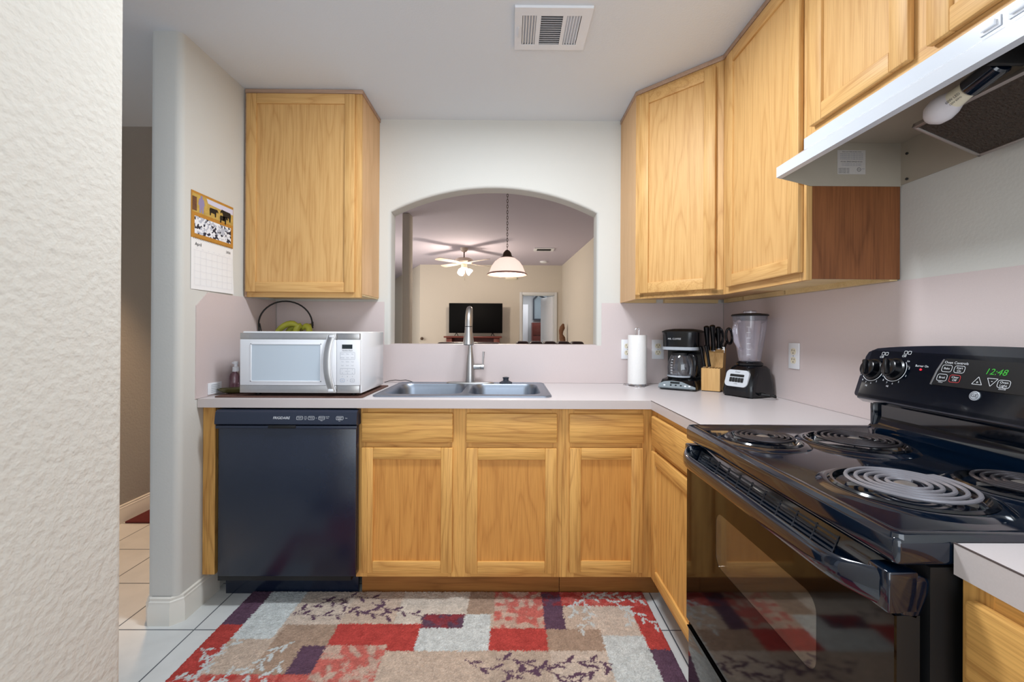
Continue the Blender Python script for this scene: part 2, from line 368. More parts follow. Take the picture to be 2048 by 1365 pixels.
# living room
lr = [(1.40, .115), (1.185, 7.3)]
struct(B().prism([(1.385, 3.3), (1.185, 7.3), (1.30, 7.3), (1.52, 3.3), (1.62, .115), (1.52, .115)], ID, 0, 2.72).make('wall_living_right', M_liv))
DX0, DX1, DZ = .285, 1.012, 2.045
struct(B().plate([(-2.04, 0), (DX0, 0), (DX0, DZ), (DX1, DZ), (DX1, 0), (1.3, 0), (1.3, 2.72), (-2.04, 2.72)], [], Fr((0, 7.3, 0), (1, 0, 0), (0, 0, 1)), -.12, 0).make('wall_living_far', M_liv))
struct(B().prism([(-2.04, 7.3), (-3.4, 10.2), (-3.3, 10.25), (-1.94, 7.42)], ID, 0, 2.72).make('wall_living_left', M_liv))
struct(B().box(-1.378, -1.287, 3.0, 3.2, 0, 2.72, r=.012).make('wall_living_pillar', M_liv))
struct(B().box(-4.5, -4.4, -.6, 12, 0, 2.8).box(-4.5, -2.56, 3.1, 3.2, 0, 2.72).make('wall_living_light_block', M_liv))  # unseen, added to keep world light out of the living room
struct(B().box(-.9, 1.9, 10.6, 10.7, 0, 2.72).make('wall_bedroom', M_bed))
struct(B().box(-.9, -.8, 7.42, 10.6, 0, 2.72).box(1.8, 1.9, 7.42, 10.6, 0, 2.72).make('wall_bedroom_sides', M_bed))
d = struct(B().box(DX0-.06, DX0, 7.27, 7.30, 0, DZ+.06, r=.004).box(DX1, DX1+.06, 7.27, 7.30, 0, DZ+.06, r=.004).box(DX0, DX1, 7.27, 7.30, DZ, DZ+.06, r=.004)
    .box(DX0, DX0+.015, 7.3, 7.42, 0, DZ).box(DX1-.015, DX1, 7.3, 7.42, 0, DZ).box(DX0, DX1, 7.3, 7.42, DZ-.015, DZ).make('door_1', mat('door_casing_paint', (214, 216, 216), .5)))
def doorleaf(name, hx, hy, ex, ey, h, parent=None):
    L = math.hypot(ex-hx, ey-hy); F = Fr((hx, hy, 0), (ex-hx, ey-hy, 0), (0, 0, 1)); b = B().box(0, L, .01, h, -.018, .018, F=F, r=.003)
    for v0, v1 in ((.2, .85), (1.0, h-.16)): b.box(.12, L-.12, v0, v1, -.022, .022, F=F, r=.006)
    return b.make(name, M_whitep, parent)
lf = doorleaf('door_leaf', .985, 7.36, .775, 8.06, 2.02, d)
B().ball((.81, 7.86, .98), .028).make('door_handle', M_chrome, d)
d2 = struct(doorleaf('door_2', .30, 10.57, .56, 10.57, 2.03))

# ------------------------------------------------------------------ floor coverings
def rug():
    x0, x1, y0, y1 = -1.172, .622, -2.0, -.53
    st = .004; xs = np.arange(x0, x1+1e-6, st); ys = np.arange(y0, y1+1e-6, st); nx, ny = len(xs), len(ys)
    X, Y = np.meshgrid(xs, ys); rng = np.random.default_rng(3)
    Xj = X+rng.normal(0, .0022, X.shape); Yj = Y+rng.normal(0, .0022, X.shape)
    col = {k: np.array(lin(v)) for k, v in dict(red=(192, 78, 72), mot=(204, 112, 102), white=(214, 218, 216), beige=(205, 184, 166), lb=(214, 196, 180), taupe=(178, 152, 132), pur=(104, 78, 96), cream=(218, 206, 192), dk=(150, 62, 66)).items()}
    A = np.empty(X.shape+(3,)); A[:] = col['beige']
    def R(a, b, c, d, k, mott=None):
        q = (Xj >= min(a, b)) & (Xj <= max(a, b)) & (Yj >= min(c, d)) & (Yj <= max(c, d)); A[q] = col[k]
        if mott: f = np.clip(.42+low*7+rng.normal(0, .22, low.shape), 0, .85)[..., None]; A[q] = (col[k]*(1-f)+col[mott]*f)[q]
    def smooth(a, n):
        for _ in range(n): a = (a+np.roll(a, 1, 0)+np.roll(a, -1, 0)+np.roll(a, 1, 1)+np.roll(a, -1, 1))/5
        return a
    low = smooth(rng.normal(0, 1, X.shape), 14)+.02*rng.normal(0, 1, X.shape)
    R(-1.2, .7, -2.0, -1.04, 'beige')
    R(-1.2, -1.078, -.76, -.5, 'pur'); R(-1.2, -1.075, -1.12, -.76, 'red', None)
    R(-1.078, -.918, -.842, -.5, 'white'); R(-.918, -.69, -.76, -.5, 'lb'); R(-.69, -.465, -.755, -.5, 'beige')
    R(-1.075, -.905, -1.016, -.842, 'beige'); R(-.905, -.69, -1.016, -.76, 'taupe'); R(-.78, -.69, -1.016, -.878, 'pur')
    R(-1.075, -.69, -1.13, -1.016, 'red', 'mot'); R(-.69, -.455, -.875, -.755, 'red'); R(-.69, -.46, -1.1, -.875, 'mot', 'beige'); R(-.46, -.355, -.97, -.755, 'red')
    R(-.47, -.175, -.694, -.5, 'cream'); R(-.47, -.36, -.755, -.694, 'cream'); R(-.355, -.183, -.78, -.694, 'pur', 'dk')
    R(-.183, -.073, -.905, -.694, 'white'); R(-.355, -.18, -.905, -.78, 'white'); R(-.175, -.03, -.692, -.5, 'taupe')
    R(-.06, .15, -.78, -.5, 'mot', 'beige'); R(-.073, .152, -.903, -.78, 'red'); R(.15, .235, -.785, -.5, 'pur'); R(.15, .235, -.637, -.5, 'pur', 'dk')
    R(.235, .62, -.637, -.5, 'red', 'mot'); R(.235, .35, -.785, -.637, 'beige'); R(.35, .53, -.822, -.637, 'lb'); R(.152, .37, -.903, -.785, 'taupe')
    R(.53, .7, -.896, -.637, 'red'); R(.37, .535, -1.25, -.822, 'white'); R(.535, .7, -1.15, -.896, 'pur')
    R(-.46, -.06, -1.2, -.905, 'beige'); R(-.06, .155, -1.2, -.903, 'taupe'); A[(Xj > -.06) & (Xj < .155) & (Yj > -1.2) & (Yj < -.903)] = col['beige']*.9; R(.155, .37, -1.25, -.903, 'lb')
    R(-1.2, -.9, -1.5, -1.13, 'white'); R(-.9, -.5, -1.45, -1.15, 'red'); R(-.5, -.1, -1.6, -1.2, 'taupe'); R(-.1, .3, -1.5, -1.2, 'white'); R(.3, .7, -1.7, -1.25, 'red', 'mot'); R(-1.2, -.6, -2, -1.5, 'pur'); R(-.6, 0, -2, -1.6, 'red'); R(0, .4, -2, -1.5, 'beige')
    gr = rng.normal(0, .10, X.shape); A *= (1+gr)[..., None]; A *= (1+.10*np.clip(smooth(rng.normal(0, 1, X.shape), 8)*4, -1, 1))[..., None]
    def stem(pts, k, w=.0022, leaf=.03, step=.03, lw=.0068):
        P = np.array(pts); seg = np.diff(P, axis=0); L = np.hypot(*seg.T); tot = L.sum()
        for a, s_ in zip(P[:-1], seg):
            t = np.clip(((Xj-a[0])*s_[0]+(Yj-a[1])*s_[1])/(s_@s_), 0, 1); A[np.hypot(Xj-a[0]-t*s_[0], Yj-a[1]-t*s_[1]) < w] = col[k]
        acc = .6*step; side = 1
        while acc < tot:
            q = acc; i = 0
            while q > L[i]: q -= L[i]; i += 1
            p = P[i]+seg[i]/L[i]*q; dr = seg[i]/L[i]; an = math.atan2(dr[1], dr[0])+side*(.55+.25*rng.random()); side = -side
            c = p+np.array([math.cos(an), math.sin(an)])*leaf*.62; dx, dy = Xj-c[0], Yj-c[1]; u = dx*math.cos(an)+dy*math.sin(an); v = -dx*math.sin(an)+dy*math.cos(an)
            A[(u/(leaf*.5))**2+(v/lw)**2 < 1] = col[k]; acc += step
    stem([(-.911, -.692), (-.809, -.613), (-.703, -.573), (-.60, -.585), (-.53, -.6)], 'pur', leaf=.042, step=.05)
    stem([(-.908, -.692), (-.80, -.705), (-.714, -.70), (-.653, -.678), (-.485, -.66)], 'pur', leaf=.042, step=.05)
    stem([(-.831, -.589), (-.745, -.622), (-.635, -.678), (-.5, -.71)], 'pur', leaf=.038, step=.036)
    stem([(-.60, -.62), (-.555, -.65), (-.469, -.671), (-.365, -.706)], 'pur', leaf=.038, step=.045)
    stem([(-.159, -.944), (-.111, -.981), (-.055, -.991), (.028, -1.005), (.117, -.991), (.187, -.962), (.302, -.955), (.378, -.969)], 'pur', leaf=.042, step=.045)
    stem([(-.045, -.944), (.029, -.948), (.118, -.988), (.206, -1.032), (.3, -1.1)], 'pur', leaf=.042, step=.04); stem([(.378, -.969), (.292, -1.005), (.237, -1.042), (.15, -1.12)], 'pur', leaf=.042, step=.03); stem([(-.02, -1.05), (.023, -1.026), (.067, -1.005), (.112, -.995)], 'pur', leaf=.03, step=.03)
    stem([(.344, -.541), (.334, -.642), (.349, -.704), (.327, -.753), (.281, -.799)], 'white', leaf=.038, step=.03); stem([(.304, -.588), (.282, -.643), (.277, -.705)], 'white', leaf=.03, step=.03)
    stem([(.33, -.57), (.441, -.587), (.526, -.663), (.574, -.724), (.62, -.78)], 'white', leaf=.038, step=.03); stem([(.36, -.55), (.47, -.56), (.6, -.60)], 'white', leaf=.038, step=.024); stem([(.50, -.64), (.51, -.70), (.50, -.77)], 'white', leaf=.03, step=.03)
    stem([(-1.16, -.89), (-1.103, -.934), (-1.073, -.945), (-1.07, -1.05)], 'white', leaf=.038, step=.03); stem([(-.826, -.857), (-.858, -.885), (-.88, -.92), (-.889, -.966), (-.91, -1.06)], 'white', leaf=.042, step=.028)
    stem([(-.817, -.953), (-.829, -1.004), (-.85, -1.08)], 'white', leaf=.04, step=.03); stem([(-1.16, -1.05), (-1.078, -1.01), (-1.083, -.934), (-1.04, -.84)], 'white', leaf=.038, step=.03); stem([(-1.03, -1.08), (-.98, -1.03), (-.95, -.99)], 'white', leaf=.038, step=.03)
    stem([(-.75, -1.3), (-.5, -1.35), (-.2, -1.4)], 'white', leaf=.042); stem([(-.3, -1.3), (-.1, -1.4), (.2, -1.45)], 'pur', leaf=.042)
    Z = .0135+rng.normal(0, .0011, X.shape)
    ed = np.minimum.reduce([X-x0, x1-X, Y-y0, y1-Y]); Z[ed < .5*st] = .0005
    Xo = X+rng.normal(0, .0006, X.shape)
    me = bpy.data.meshes.new('area_rug'); co = np.stack([Xo, Y, Z], -1).reshape(-1, 3)
    i = np.arange(ny-1)[:, None]*nx+np.arange(nx-1)[None]; q = np.stack([i, i+1, i+nx+1, i+nx], -1).reshape(-1, 4)
    me.vertices.add(len(co)); me.vertices.foreach_set('co', co.ravel()); me.loops.add(q.size); me.polygons.add(len(q))
    me.loops.foreach_set('vertex_index', q.ravel()); me.polygons.foreach_set('loop_start', np.arange(len(q))*4); me.update(); me.validate()
    at = me.color_attributes.new('pattern', 'FLOAT_COLOR', 'POINT'); at.data.foreach_set('color', np.concatenate([np.clip(A, 0, 1).reshape(-1, 3), np.ones((len(co), 1))], 1).ravel())
    me.materials.append(rugmat()); o = bpy.data.objects.new('area_rug', me); C.objects.link(o)
    tag(o, 'red beige and purple patchwork area rug with leaf sprays on kitchen floor', 'rug')
rug()
tag(B().box(-2.40, -1.55, .19, .9, 0, .012, r=.004).make('floor_mat', M_matred), 'dark red mat on the hall floor beyond the left doorway', 'mat')

# ------------------------------------------------------------------ cabinets
def oakdoor(par, F, w, h, mats, rail=.052, th=.019, name='door', label=None):
    mv, mh, mp = mats
    b = B()
    b.box(0, rail, 0, h, 0, th, 0, .004, F); b.box(w-rail, w, 0, h, 0, th, 0, .004, F)
    b.box(rail-.001, w-rail+.001, 0, rail, 0, th, 1, .004, F); b.box(rail-.001, w-rail+.001, h-rail, h, 0, th, 1, .004, F)
    d = b.make(name, [mv, mh], par)
    if label: d['label'] = label
    B().box(rail-.004, w-rail+.004, rail-.004, h-rail+.004, .002, .010, 0, 0, F).make('door_panel', mp, d)
    return d
def drawer(par, F, w, h, m, name='drawer_front', th=.019):
    return B().box(0, w, 0, h, 0, th, 0, .006, F).make(name, m, par)
def front(y): return Fr((0, y, 0), (1, 0, 0), (0, 0, 1))
def off(F, u, v): return Fr(F(u, v), F.U, F.V)

# upper left
t = thing('upper_cabinet', 'tall single-door oak upper cabinet above the microwave, left of the arch', 'cabinet', (-1.063, -.15, ZU), group='oak wall cabinets')
B().box(XL+.004, -.7636, -.286, -.002, ZU+.02, ZC-.004, 0).make('carcass', oakS, t)
F = front(-.286)
b = B(); x0, x1 = XL+.004, -.7636
b.box(x0, x0+.035, ZU, ZC-.004, 0, .0195, 0, .001, F).box(x1-.04, x1, ZU, ZC-.004, 0, .0195, 0, .001, F).box(x0+.035, x1-.04, ZU, ZU+.04, 0, .0195, 1, 0, F).box(x0+.035, x1-.04, ZC-.044, ZC-.004, 0, .0195, 1, 0, F)
b.make('face_frame', [oakU['z'], oakU['x']], t)
B().box(x0, x1-.002, -.288, -.004, ZU+.012, ZU+.0205).make('bottom_panel', woodC, t)
oakdoor(t, off(front(-.3055), -1.3456, 1.408), .552, 1.012, (oakU['z'], oakU['x'], oakUp))
B().box(x0, x1+.006, -.312, -.3055, ZC-.022, ZC-.001, 0, .002).box(x1, x1+.006, -.3055, -.002, ZC-.022, ZC-.001, 0, .002).box(x0-.0, x0+.012, -.309, -.3055, ZU, ZC-.022, 0, .001).make('trim_strip', oakT, t)['label'] = 'weathered greyish trim strip'

# diagonal corner cabinet
A0, A1 = V3((XR-.608, -.3055, 0)), V3((XR-.3055, -.608, 0))
t = thing('upper_cabinet', 'diagonal corner oak upper cabinet above the coffee maker', 'cabinet', (1.0, -.3, ZU), group='oak wall cabinets')
foot = [(XR-.608, -.002), (A0.x, A0.y), (A1.x, A1.y), (XR-.002, -.608), (XR-.002, -.002)]
B().prism(foot, ID, ZU+.022, ZC-.004).make('carcass', oakS, t)
F = Fr(A0, A1-A0, (0, 0, 1)); L = (A1-A0).length
b = B().box(0, .045, ZU, ZC-.004, 0, .002, 0, 0, F).box(L-.05, L, ZU, ZC-.004, 0, .002, 0, 0, F).box(.045, L-.05, ZU, ZU+.042, 0, .002, 1, 0, F).box(.045, L-.05, ZC-.05, ZC-.004, 0, .002, 1, 0, F)
b.box(0, L, ZU, ZU+.022, -.018, .002, 1, 0, F)
b.make('face_frame', [oakU['z'], oakU['x']], t)
B().box(A0.x-.0015, A0.x+.012, A0.y, -.002, ZU, ZC-.004).make('side_panel', oakS, t)
b = B()
for p, q in ((.02, .2), (.25, .56)): B().box(A0.x+p, A0.x+q, -.03, -.003, ZU, ZU+.021).make('mounting_rail', woodC, t)['label'] = 'pale unfinished mounting rail'
for p, q in ((.06, .25), (.27, .6)): B().box(XR-.03, XR-.003, -q, -p, ZU, ZU+.021).make('mounting_rail', woodC, t)['label'] = 'pale unfinished mounting rail'
oakdoor(t, off(Fr(F(0, 0, .002), F.U, F.V), .026, 1.409), L-.055, 1.0, (oakU['z'], oakU['x'], oakUp))
B().box(0, L, ZC-.022, ZC-.001, .002, .009, 0, .002, F).box(A0.x-.006, A0.x, A0.y-.006, -.002, ZC-.022, ZC-.001, 0, .002).make('trim_strip', oakT, t)

# right run cabinet
fx = XR-.3055
t = thing('upper_cabinet', 'tall oak upper cabinet with single door between corner cabinet and range hood', 'cabinet', (1.1, -.88, ZU), group='oak wall cabinets')
B().box(fx+.019, XR-.002, -1.140, -.611, ZU+.03, ZC-.004).make('carcass', oakS, t)
B().box(fx+.0195, XR-.003, -1.146, -1.1395, ZU+.004, ZC-.004).make('end_panel', oakD, t)['label'] = 'red-brown stained end panel facing the range'
F = Fr((fx+.019, -.608, 0), (0, -1, 0), (0, 0, 1))
b = B().box(.0, .05, ZU, ZC-.004, 0, .019, 0, 0, F).box(.505, .539, ZU, ZC-.004, 0, .019, 0, .001, F).box(.05, .505, ZU, ZU+.045, 0, .019, 1, 0, F).box(.05, .505, ZC-.05, ZC-.004, 0, .019, 1, 0, F)
b.make('face_frame', [oakU['z'], oakU['y']], t)
B().box(fx+.02, XR-.004, -1.139, -.612, ZU+.018, ZU+.0305).box(XR-.03, XR-.004, -1.139, -.612, ZU, ZU+.018).make('bottom_panel', woodC, t)
oakdoor(t, off(Fr(F(0, 0, .019), F.U, F.V), .054, 1.409), .472, 1.0, (oakU['z'], oakU['y'], oakUp))
B().box(0, .539, ZC-.022, ZC-.001, .019, .026, 0, .002, F).make('trim_strip', oakT, t)

# cabinet above the hood
t = thing('upper_cabinet', 'short two-door oak wall cabinet directly above the white range hood', 'cabinet', (1.1, -1.53, 1.836), group='oak wall cabinets')
B().box(fx+.019, XR-.002, -1.909, -1.151, 1.838, ZC-.004).make('carcass', oakS, t)
F = Fr((fx+.019, -1.148, 0), (0, -1, 0), (0, 0, 1))
b = B().box(0, .04, 1.836, ZC-.004, 0, .019, 0, 0, F).box(.722, .762, 1.836, ZC-.004, 0, .019, 0, 0, F).box(.362, .42, 1.876, ZC-.044, 0, .019, 0, 0, F).box(.04, .722, 1.836, 1.876, 0, .019, 1, 0, F).box(.04, .722, ZC-.044, ZC-.004, 0, .019, 1, 0, F)
b.make('face_frame', [oakU['z'], oakU['y']], t)
oakdoor(t, off(Fr(F(0, 0, .019), F.U, F.V), .034, 1.857), .336, .565, (oakU['z'], oakU['y'], oakUp))
oakdoor(t, off(Fr(F(0, 0, .019), F.U, F.V), .414, 1.857), .318, .565, (oakU['z'], oakU['y'], oakUp))

# base cabinets
FY = -.597
def face(F, w, z0, z1, stiles, rails, mats, t):
    b = B()
    for u0, u1 in stiles: b.box(u0, u1, z0, z1, 0, .019, 0, 0, F)
    for u0, u1, v0, v1 in rails: b.box(u0, u1, v0, v1, 0, .018, 1, 0, F)
    return b.make('face_frame', mats, t)
F = front(FY+.019)
t = thing('base_cabinet', 'two-door oak sink base cabinet right of the black dishwasher', 'cabinet', (-.22, -.3, 0), group='oak base cabinets')
B().box(-.676, .235, -.578, -.565, .12, .86).box(-.676, -.66, -.565, -.004, .12, .86).box(.222, .235, -.565, -.004, .12, .86).box(-.66, .222, -.565, -.004, .12, .14).make('carcass', oakS, t)
face(F, 0, .117, .871, [(-.678, -.63), (-.27, -.168), (.19, .236)], [(-.63, -.27, .83, .871), (-.63, -.27, .68, .74), (-.63, -.27, .117, .17), (-.168, .19, .83, .871), (-.168, .19, .68, .74), (-.168, .19, .117, .17)], [oakB['z'], oakB['x']], t)
D = front(FY)
drawer(t, off(D, -.6525, .7185), .404, .132, oakB['x'], 'false_drawer_front'); drawer(t, off(D, -.1905, .7185), .404, .131, oakB['x'], 'false_drawer_front')
oakdoor(t, off(D, -.6520, .142), .403, .554, (oakB['z'], oakB['x'], oakBp)); oakdoor(t, off(D, -.1895, .141), .402, .554, (oakB['z'], oakB['x'], oakBp))
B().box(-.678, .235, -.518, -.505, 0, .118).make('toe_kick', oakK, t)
t = thing('base_cabinet', 'narrow oak base cabinet with one drawer and door at the inner corner', 'cabinet', (.44, -.3, 0), group='oak base cabinets')
B().box(.2375, .64, -.578, -.565, .12, .86).make('carcass', oakS, t)
face(F, 0, .117, .871, [(.237, .292), (.572, .638)], [(.292, .572, .83, .871), (.292, .572, .68, .74), (.292, .572, .117, .17)], [oakB['z'], oakB['x']], t)
drawer(t, off(D, .2665, .7185), .331, .130, oakB['x']); oakdoor(t, off(D, .2685, .145), .326, .552, (oakB['z'], oakB['x'], oakBp))
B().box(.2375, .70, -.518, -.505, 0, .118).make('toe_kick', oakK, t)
t = thing('base_cabinet', 'oak base cabinet in the right leg beside the range, drawer over door', 'cabinet', (.9, -.9, 0), group='oak base cabinets')
F = Fr((.657, -.60, 0), (0, -1, 0), (0, 0, 1)); D = Fr((.638, -.60, 0), (0, -1, 0), (0, 0, 1))
B().box(.66, .672, -1.15, -.62, .12, .86).box(.672, XR-.01, -1.15, -1.138, 0, .86).make('carcass', oakS, t)
face(F, 0, .117, .871, [(.0, .07), (.495, .55)], [(.07, .495, .83, .871), (.07, .495, .68, .74), (.07, .495, .117, .17)], [oakB['z'], oakB['y']], t)
drawer(t, off(D, .045, .7185), .475, .130, oakB['y']); oakdoor(t, off(D, .045, .145), .475, .552, (oakB['z'], oakB['y'], oakB['z']))
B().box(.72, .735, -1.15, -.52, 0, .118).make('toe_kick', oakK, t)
t = thing('base_cabinet', 'oak base cabinet at the near right corner beyond the range', 'cabinet', (.95, -2.3, 0), group='oak base cabinets')
B().box(.671, XR-.01, -2.75, -1.9115, .10, .862).make('carcass', oakS, t)
F = Fr((.671, -1.9115, 0), (0, -1, 0), (0, 0, 1)); D = Fr((.652, -1.9115, 0), (0, -1, 0), (0, 0, 1))
face(F, 0, .117, .864, [(.0, .04), (.42, .48), (.80, .838)], [(.04, .42, .835, .864), (.04, .42, .66, .72), (.04, .42, .117, .17), (.48, .8, .117, .17), (.48, .8, .835, .864)], [oakB['z'], oakB['y']], t)
drawer(t, off(D, .018, .70), .42, .145, oakB['y']); oakdoor(t, off(D, .018, .145), .42, .535, (oakB['z'], oakB['y'], oakBp))
tag(B().box(XL+.002, -1.306, -.597, -.578, .125, .871).box(XL+.006, -1.310, -.578, -.02, .125, .86).make('filler_panel', oakB['z']), 'narrow vertical oak filler strip between left wall and dishwasher', 'panel')

# ------------------------------------------------------------------ countertop and laminate
M_seam = mat('dark_laminate_seam', (84, 72, 70), .6)
SX0, SX1, SY0, SY1 = -.628, .196, -.565, -.035
t = thing('countertop', 'L-shaped pale grey laminate countertop along back and right walls', 'countertop', (0, -.3, .874))
outl = [(XL+.002, -.632), (.6237, -.632), (.6237, -1.153), (XR-.002, -1.153), (XR-.002, -.002), (XL+.002, -.002)]
B().plate(outl, [rrect((SX0+SX1)/2, (SY0+SY1)/2, SX1-SX0-.04, SY1-SY0-.04, .05)], ID, .875, CT, 0, 1).make('worktop', [M_ct, M_cte], t)
B().box(XL+.002, .6237, -.6335, -.632, .8742, .9115).box(.622, .6237, -1.153, -.632, .8742, .9115).make('front_edge', M_cte, t)
B().box(.6214, .6245, -1.153, -.632, .9112, .9124).make('edge_seam', M_seam, t)
t = thing('countertop', 'short pale grey laminate countertop at the near right beside the range', 'countertop', (.95, -2.3, .874))
B().box(.643, XR-.002, -2.75, -1.9085, .866, CT, 0, .002).make('worktop', M_ct, t)
B().box(.6415, .643, -2.75, -1.9085, .8665, .911).make('front_edge', M_cte, t)
B().box(.6411, .644, -2.75, -1.9083, .9108, .9124).make('edge_seam', M_seam, t)
# backsplash panels (4 mm laminate sheets)
tag(B().prism([(-.646, CT+.001), (-.006, CT+.001), (-.006, ZU-.001), (-.575, ZU-.001), (-.646, 1.318)], YZ, XL, XL+.004).make('backsplash', M_lam), 'laminate backsplash sheet with clipped corner on left wall under the calendar', 'backsplash', 'laminate backsplash sheets')
b = B()
b.prism([(XL+.006, CT+.001), (XR-.006, CT+.001), (XR-.006, ZU-.001), (.537, ZU-.001), (.537, 1.1325), (-.731, 1.1325), (-.731, ZU-.001), (XL+.006, ZU-.001)], XZ, 0, .004)
b.prism([(ax0+.001, -.004), (ax1-.001, -.004), (ax1-.001, .113), (ax0+.001, .113)], ID, 1.1325, 1.137)
tag(b.make('backsplash', M_lam), 'laminate backsplash sheet behind the sink and coffee maker with sill cap', 'backsplash', 'laminate backsplash sheets')
tag(B().box(XR-.004, XR, -2.7, -.006, CT+.001, ZU-.001).make('backsplash', M_lam), 'laminate backsplash sheet on right wall behind blender and range', 'backsplash', 'laminate backsplash sheets')

# ------------------------------------------------------------------ sink and faucet
t = thing('sink', 'double-bowl stainless steel drop-in sink under the arch', 'sink', (-.216, -.3, CT))
bl = (-.415, -.305, .372, .40); br = (-.025, -.305, .352, .40)
hl = [rrect(c[0], c[1], c[2], c[3], .07, 6) for c in (bl, br)]
rim = B().plate(rrect((SX0+SX1)/2, (SY0+SY1)/2, SX1-SX0, SY1-SY0, .035, 6), hl, ID, CT+.0006, CT+.006, 0)
rim.tube([(*p, CT+.005) for p in rrect((SX0+SX1)/2, (SY0+SY1)/2, SX1-SX0-.012, SY1-SY0-.012, .032, 6)], .0035, 0, 6, True)
rim.make('rim', M_sink, t)
for c in (bl, br):
    lp = []
    for ins, z in ((0, .006), (.003, 0), (.008, -.02), (.014, -.12), (.024, -.15), (.05, -.166), (.12, -.17)):
        lp.append([(*p, CT+z) for p in rrect(c[0], c[1], c[2]-2*ins, c[3]-2*ins, max(.02, .07-ins*.2), 6)])
    bo = B().loft(lp, 0, False, True).make('bowl', M_sink, t)
    B().lathe([(.045, 0), (.043, .004), (.034, .003), (.03, .0005), (.012, .0005)], (c[0], c[1]+.05, CT-.1698), cap1=True).make('drain', M_chrome, bo)
t = thing('faucet', 'tall brushed steel pull-down kitchen faucet with side lever behind the sink', 'faucet', (-.224, -.075, CT+.006))
fx_, fy_ = -.222, -.075
B().lathe([(.135, 0), (.135, .004), (.128, .008), (.03, .009)], (fx_, fy_, CT+.0062), n=40, cap0=True, cap1=True, sy=.24).make('deck_plate', M_steel, t)
b = B().lathe([(.029, .0), (.029, .01), (.027, .03), (.0245, .09), (.021, .13), (.016, .165), (.0125, .195), (.0118, .2)], (fx_, fy_, CT+.014))
b.make('body', M_steel, t)
pts = [(fx_, fy_, CT+.20), (fx_, fy_, 1.20)]; rr = [.0118, .0118]
for i in range(17):
    a = PI*i/16; pts.append((fx_+.0004*i, fy_-.088+.088*math.cos(a), 1.247+.088*math.sin(a))); rr.append(.0118+.007*i/16)
pts.append((fx_+.0065, fy_-.178, 1.235)); rr.append(.0188)
B().tube(pts, rr, 0, 18).make('spout', M_steel, t)
hd = B().lathe([(.0192, 0), (.0192, -.012), (.0215, -.03), (.0275, -.075), (.028, -.092), (.024, -.096), (.012, -.092)], (fx_+.0065, fy_-.179, 1.236), n=28, cap0=True, cap1=True, A=(0, 0, 1))
hd.lathe([(.0189, 0), (.0189, .003)], (fx_+.0065, fy_-.179, 1.2365), m=1, n=28, cap0=True, cap1=True)
hd.make('spray_head', [M_steel, M_blackp], t)
lv = B().cyl((fx_+.015, fy_, 1.012), (fx_+.058, fy_, 1.012), .0165).cyl((fx_+.0595, fy_, 1.012), (fx_+.078, fy_, 1.012), .0165)
lv.tube([(fx_+.072, fy_, 1.02), (fx_+.073, fy_, 1.05), (fx_+.0755, fy_, 1.098)], [.0045, .0055, .007], 0, 10, sy=.8)
lv.make('lever', M_steel, t)
t = thing('sink_stopper', 'dark rubber sink stopper on the sink ledge right of the faucet', 'stopper', (-.02, -.068, CT+.006))
B().lathe([(.036, 0), (.036, .006), (.024, .012), (.017, .014), (.015, .024), (.018, .03), (.018, .034), (.006, .036)], (-.02, -.068, CT+.0062), cap0=True, cap1=True).make('plug', M_grey, t)
tag(B().tube([(-.72, -.03, CT+.004), (-.69, -.022, CT+.012), (-.66, -.02, CT+.016), (-.63, -.02, CT+.013), (-.60, -.022, CT+.017), (-.575, -.02, CT+.010), (-.555, -.024, CT+.004)], .002, 0, 6).make('cable', M_blackm), 'thin dark cable lying on the counter between microwave and sink', 'cable')

# ------------------------------------------------------------------ dishwasher
t = thing('dishwasher', 'black built-in dishwasher under the counter below the microwave', 'dishwasher', (-.97, -.4, 0))
x0, x1, yd = -1.262, -.664, -.645
B().box(-1.29, -.70, -.60, -.03, .1, .85).make('tub', M_blackm, t)
B().box(x0, x1, yd, -.601, .143, .802, 0, .006).make('door', M_dw, t)
B().prism([(-.598, .80), (-.645, .80), (-.655, .807), (-.655, .817), (-.648, .858), (-.638, .866), (-.598, .866)], Fr((0, 0, 0), (0, 1, 0), (0, 0, 1)), x0-.010, x1+.004).make('control_panel', M_dwc, t)
cpn = t.children[-1]
B().box(-1.042, -.922, -.6565, -.64, .7885, .8025, 0, .003).make('handle_recess', mat('recess_black', (4, 4, 6), .6), t)
B().box(-1.27, -.66, -.653, -.64, .786, .80, 0, .003).make('handle_lip', M_dwc, t)
B().box(-1.30, -.690, -.53, -.515, .0, .142, 0, .002).make('kick_plate', M_dw, t)
F = Fr((0, -.6551, .817), (1, 0, 0), (0, .007, .041)); F = Fr((0, -.6548, .817), (1, 0, 0), (0, .0075, .041))
B().text('FRIGIDAIRE', .0155, F, -.985, .0165, .0012, shear=.15, sx=.92).make('brand_lettering', M_inkw, cpn)
b = B()
for u, w, tx in ((-.906, .026, 'Cycle'), (-.856, .026, 'Temp'), (-.811, .026, 'Option'), (-.733, .030, 'START')):
    b.outline(rrect(u, .017, w, .014, .003, 2), F, .0011, .0012); b.text(tx, .0075, F, u, .018, .0012)
b.text('CANCEL', .0045, F, -.733, .0125, .0012)
for u, v, tx in ((-.881, .023, 'Heavy'), (-.881, .017, 'Normal'), (-.881, .011, 'Light'), (-.834, .017, 'Hi'), (-.786, .023, 'Heat Dry'), (-.786, .017, 'Delay'), (-.811, .006, 'Hold'), (-.733, .005, 'Start'), (-.705, .017, 'Clean')): b.text(tx, .0045, F, u, v, .0012)
b.make('panel_lettering', M_inkw, cpn)

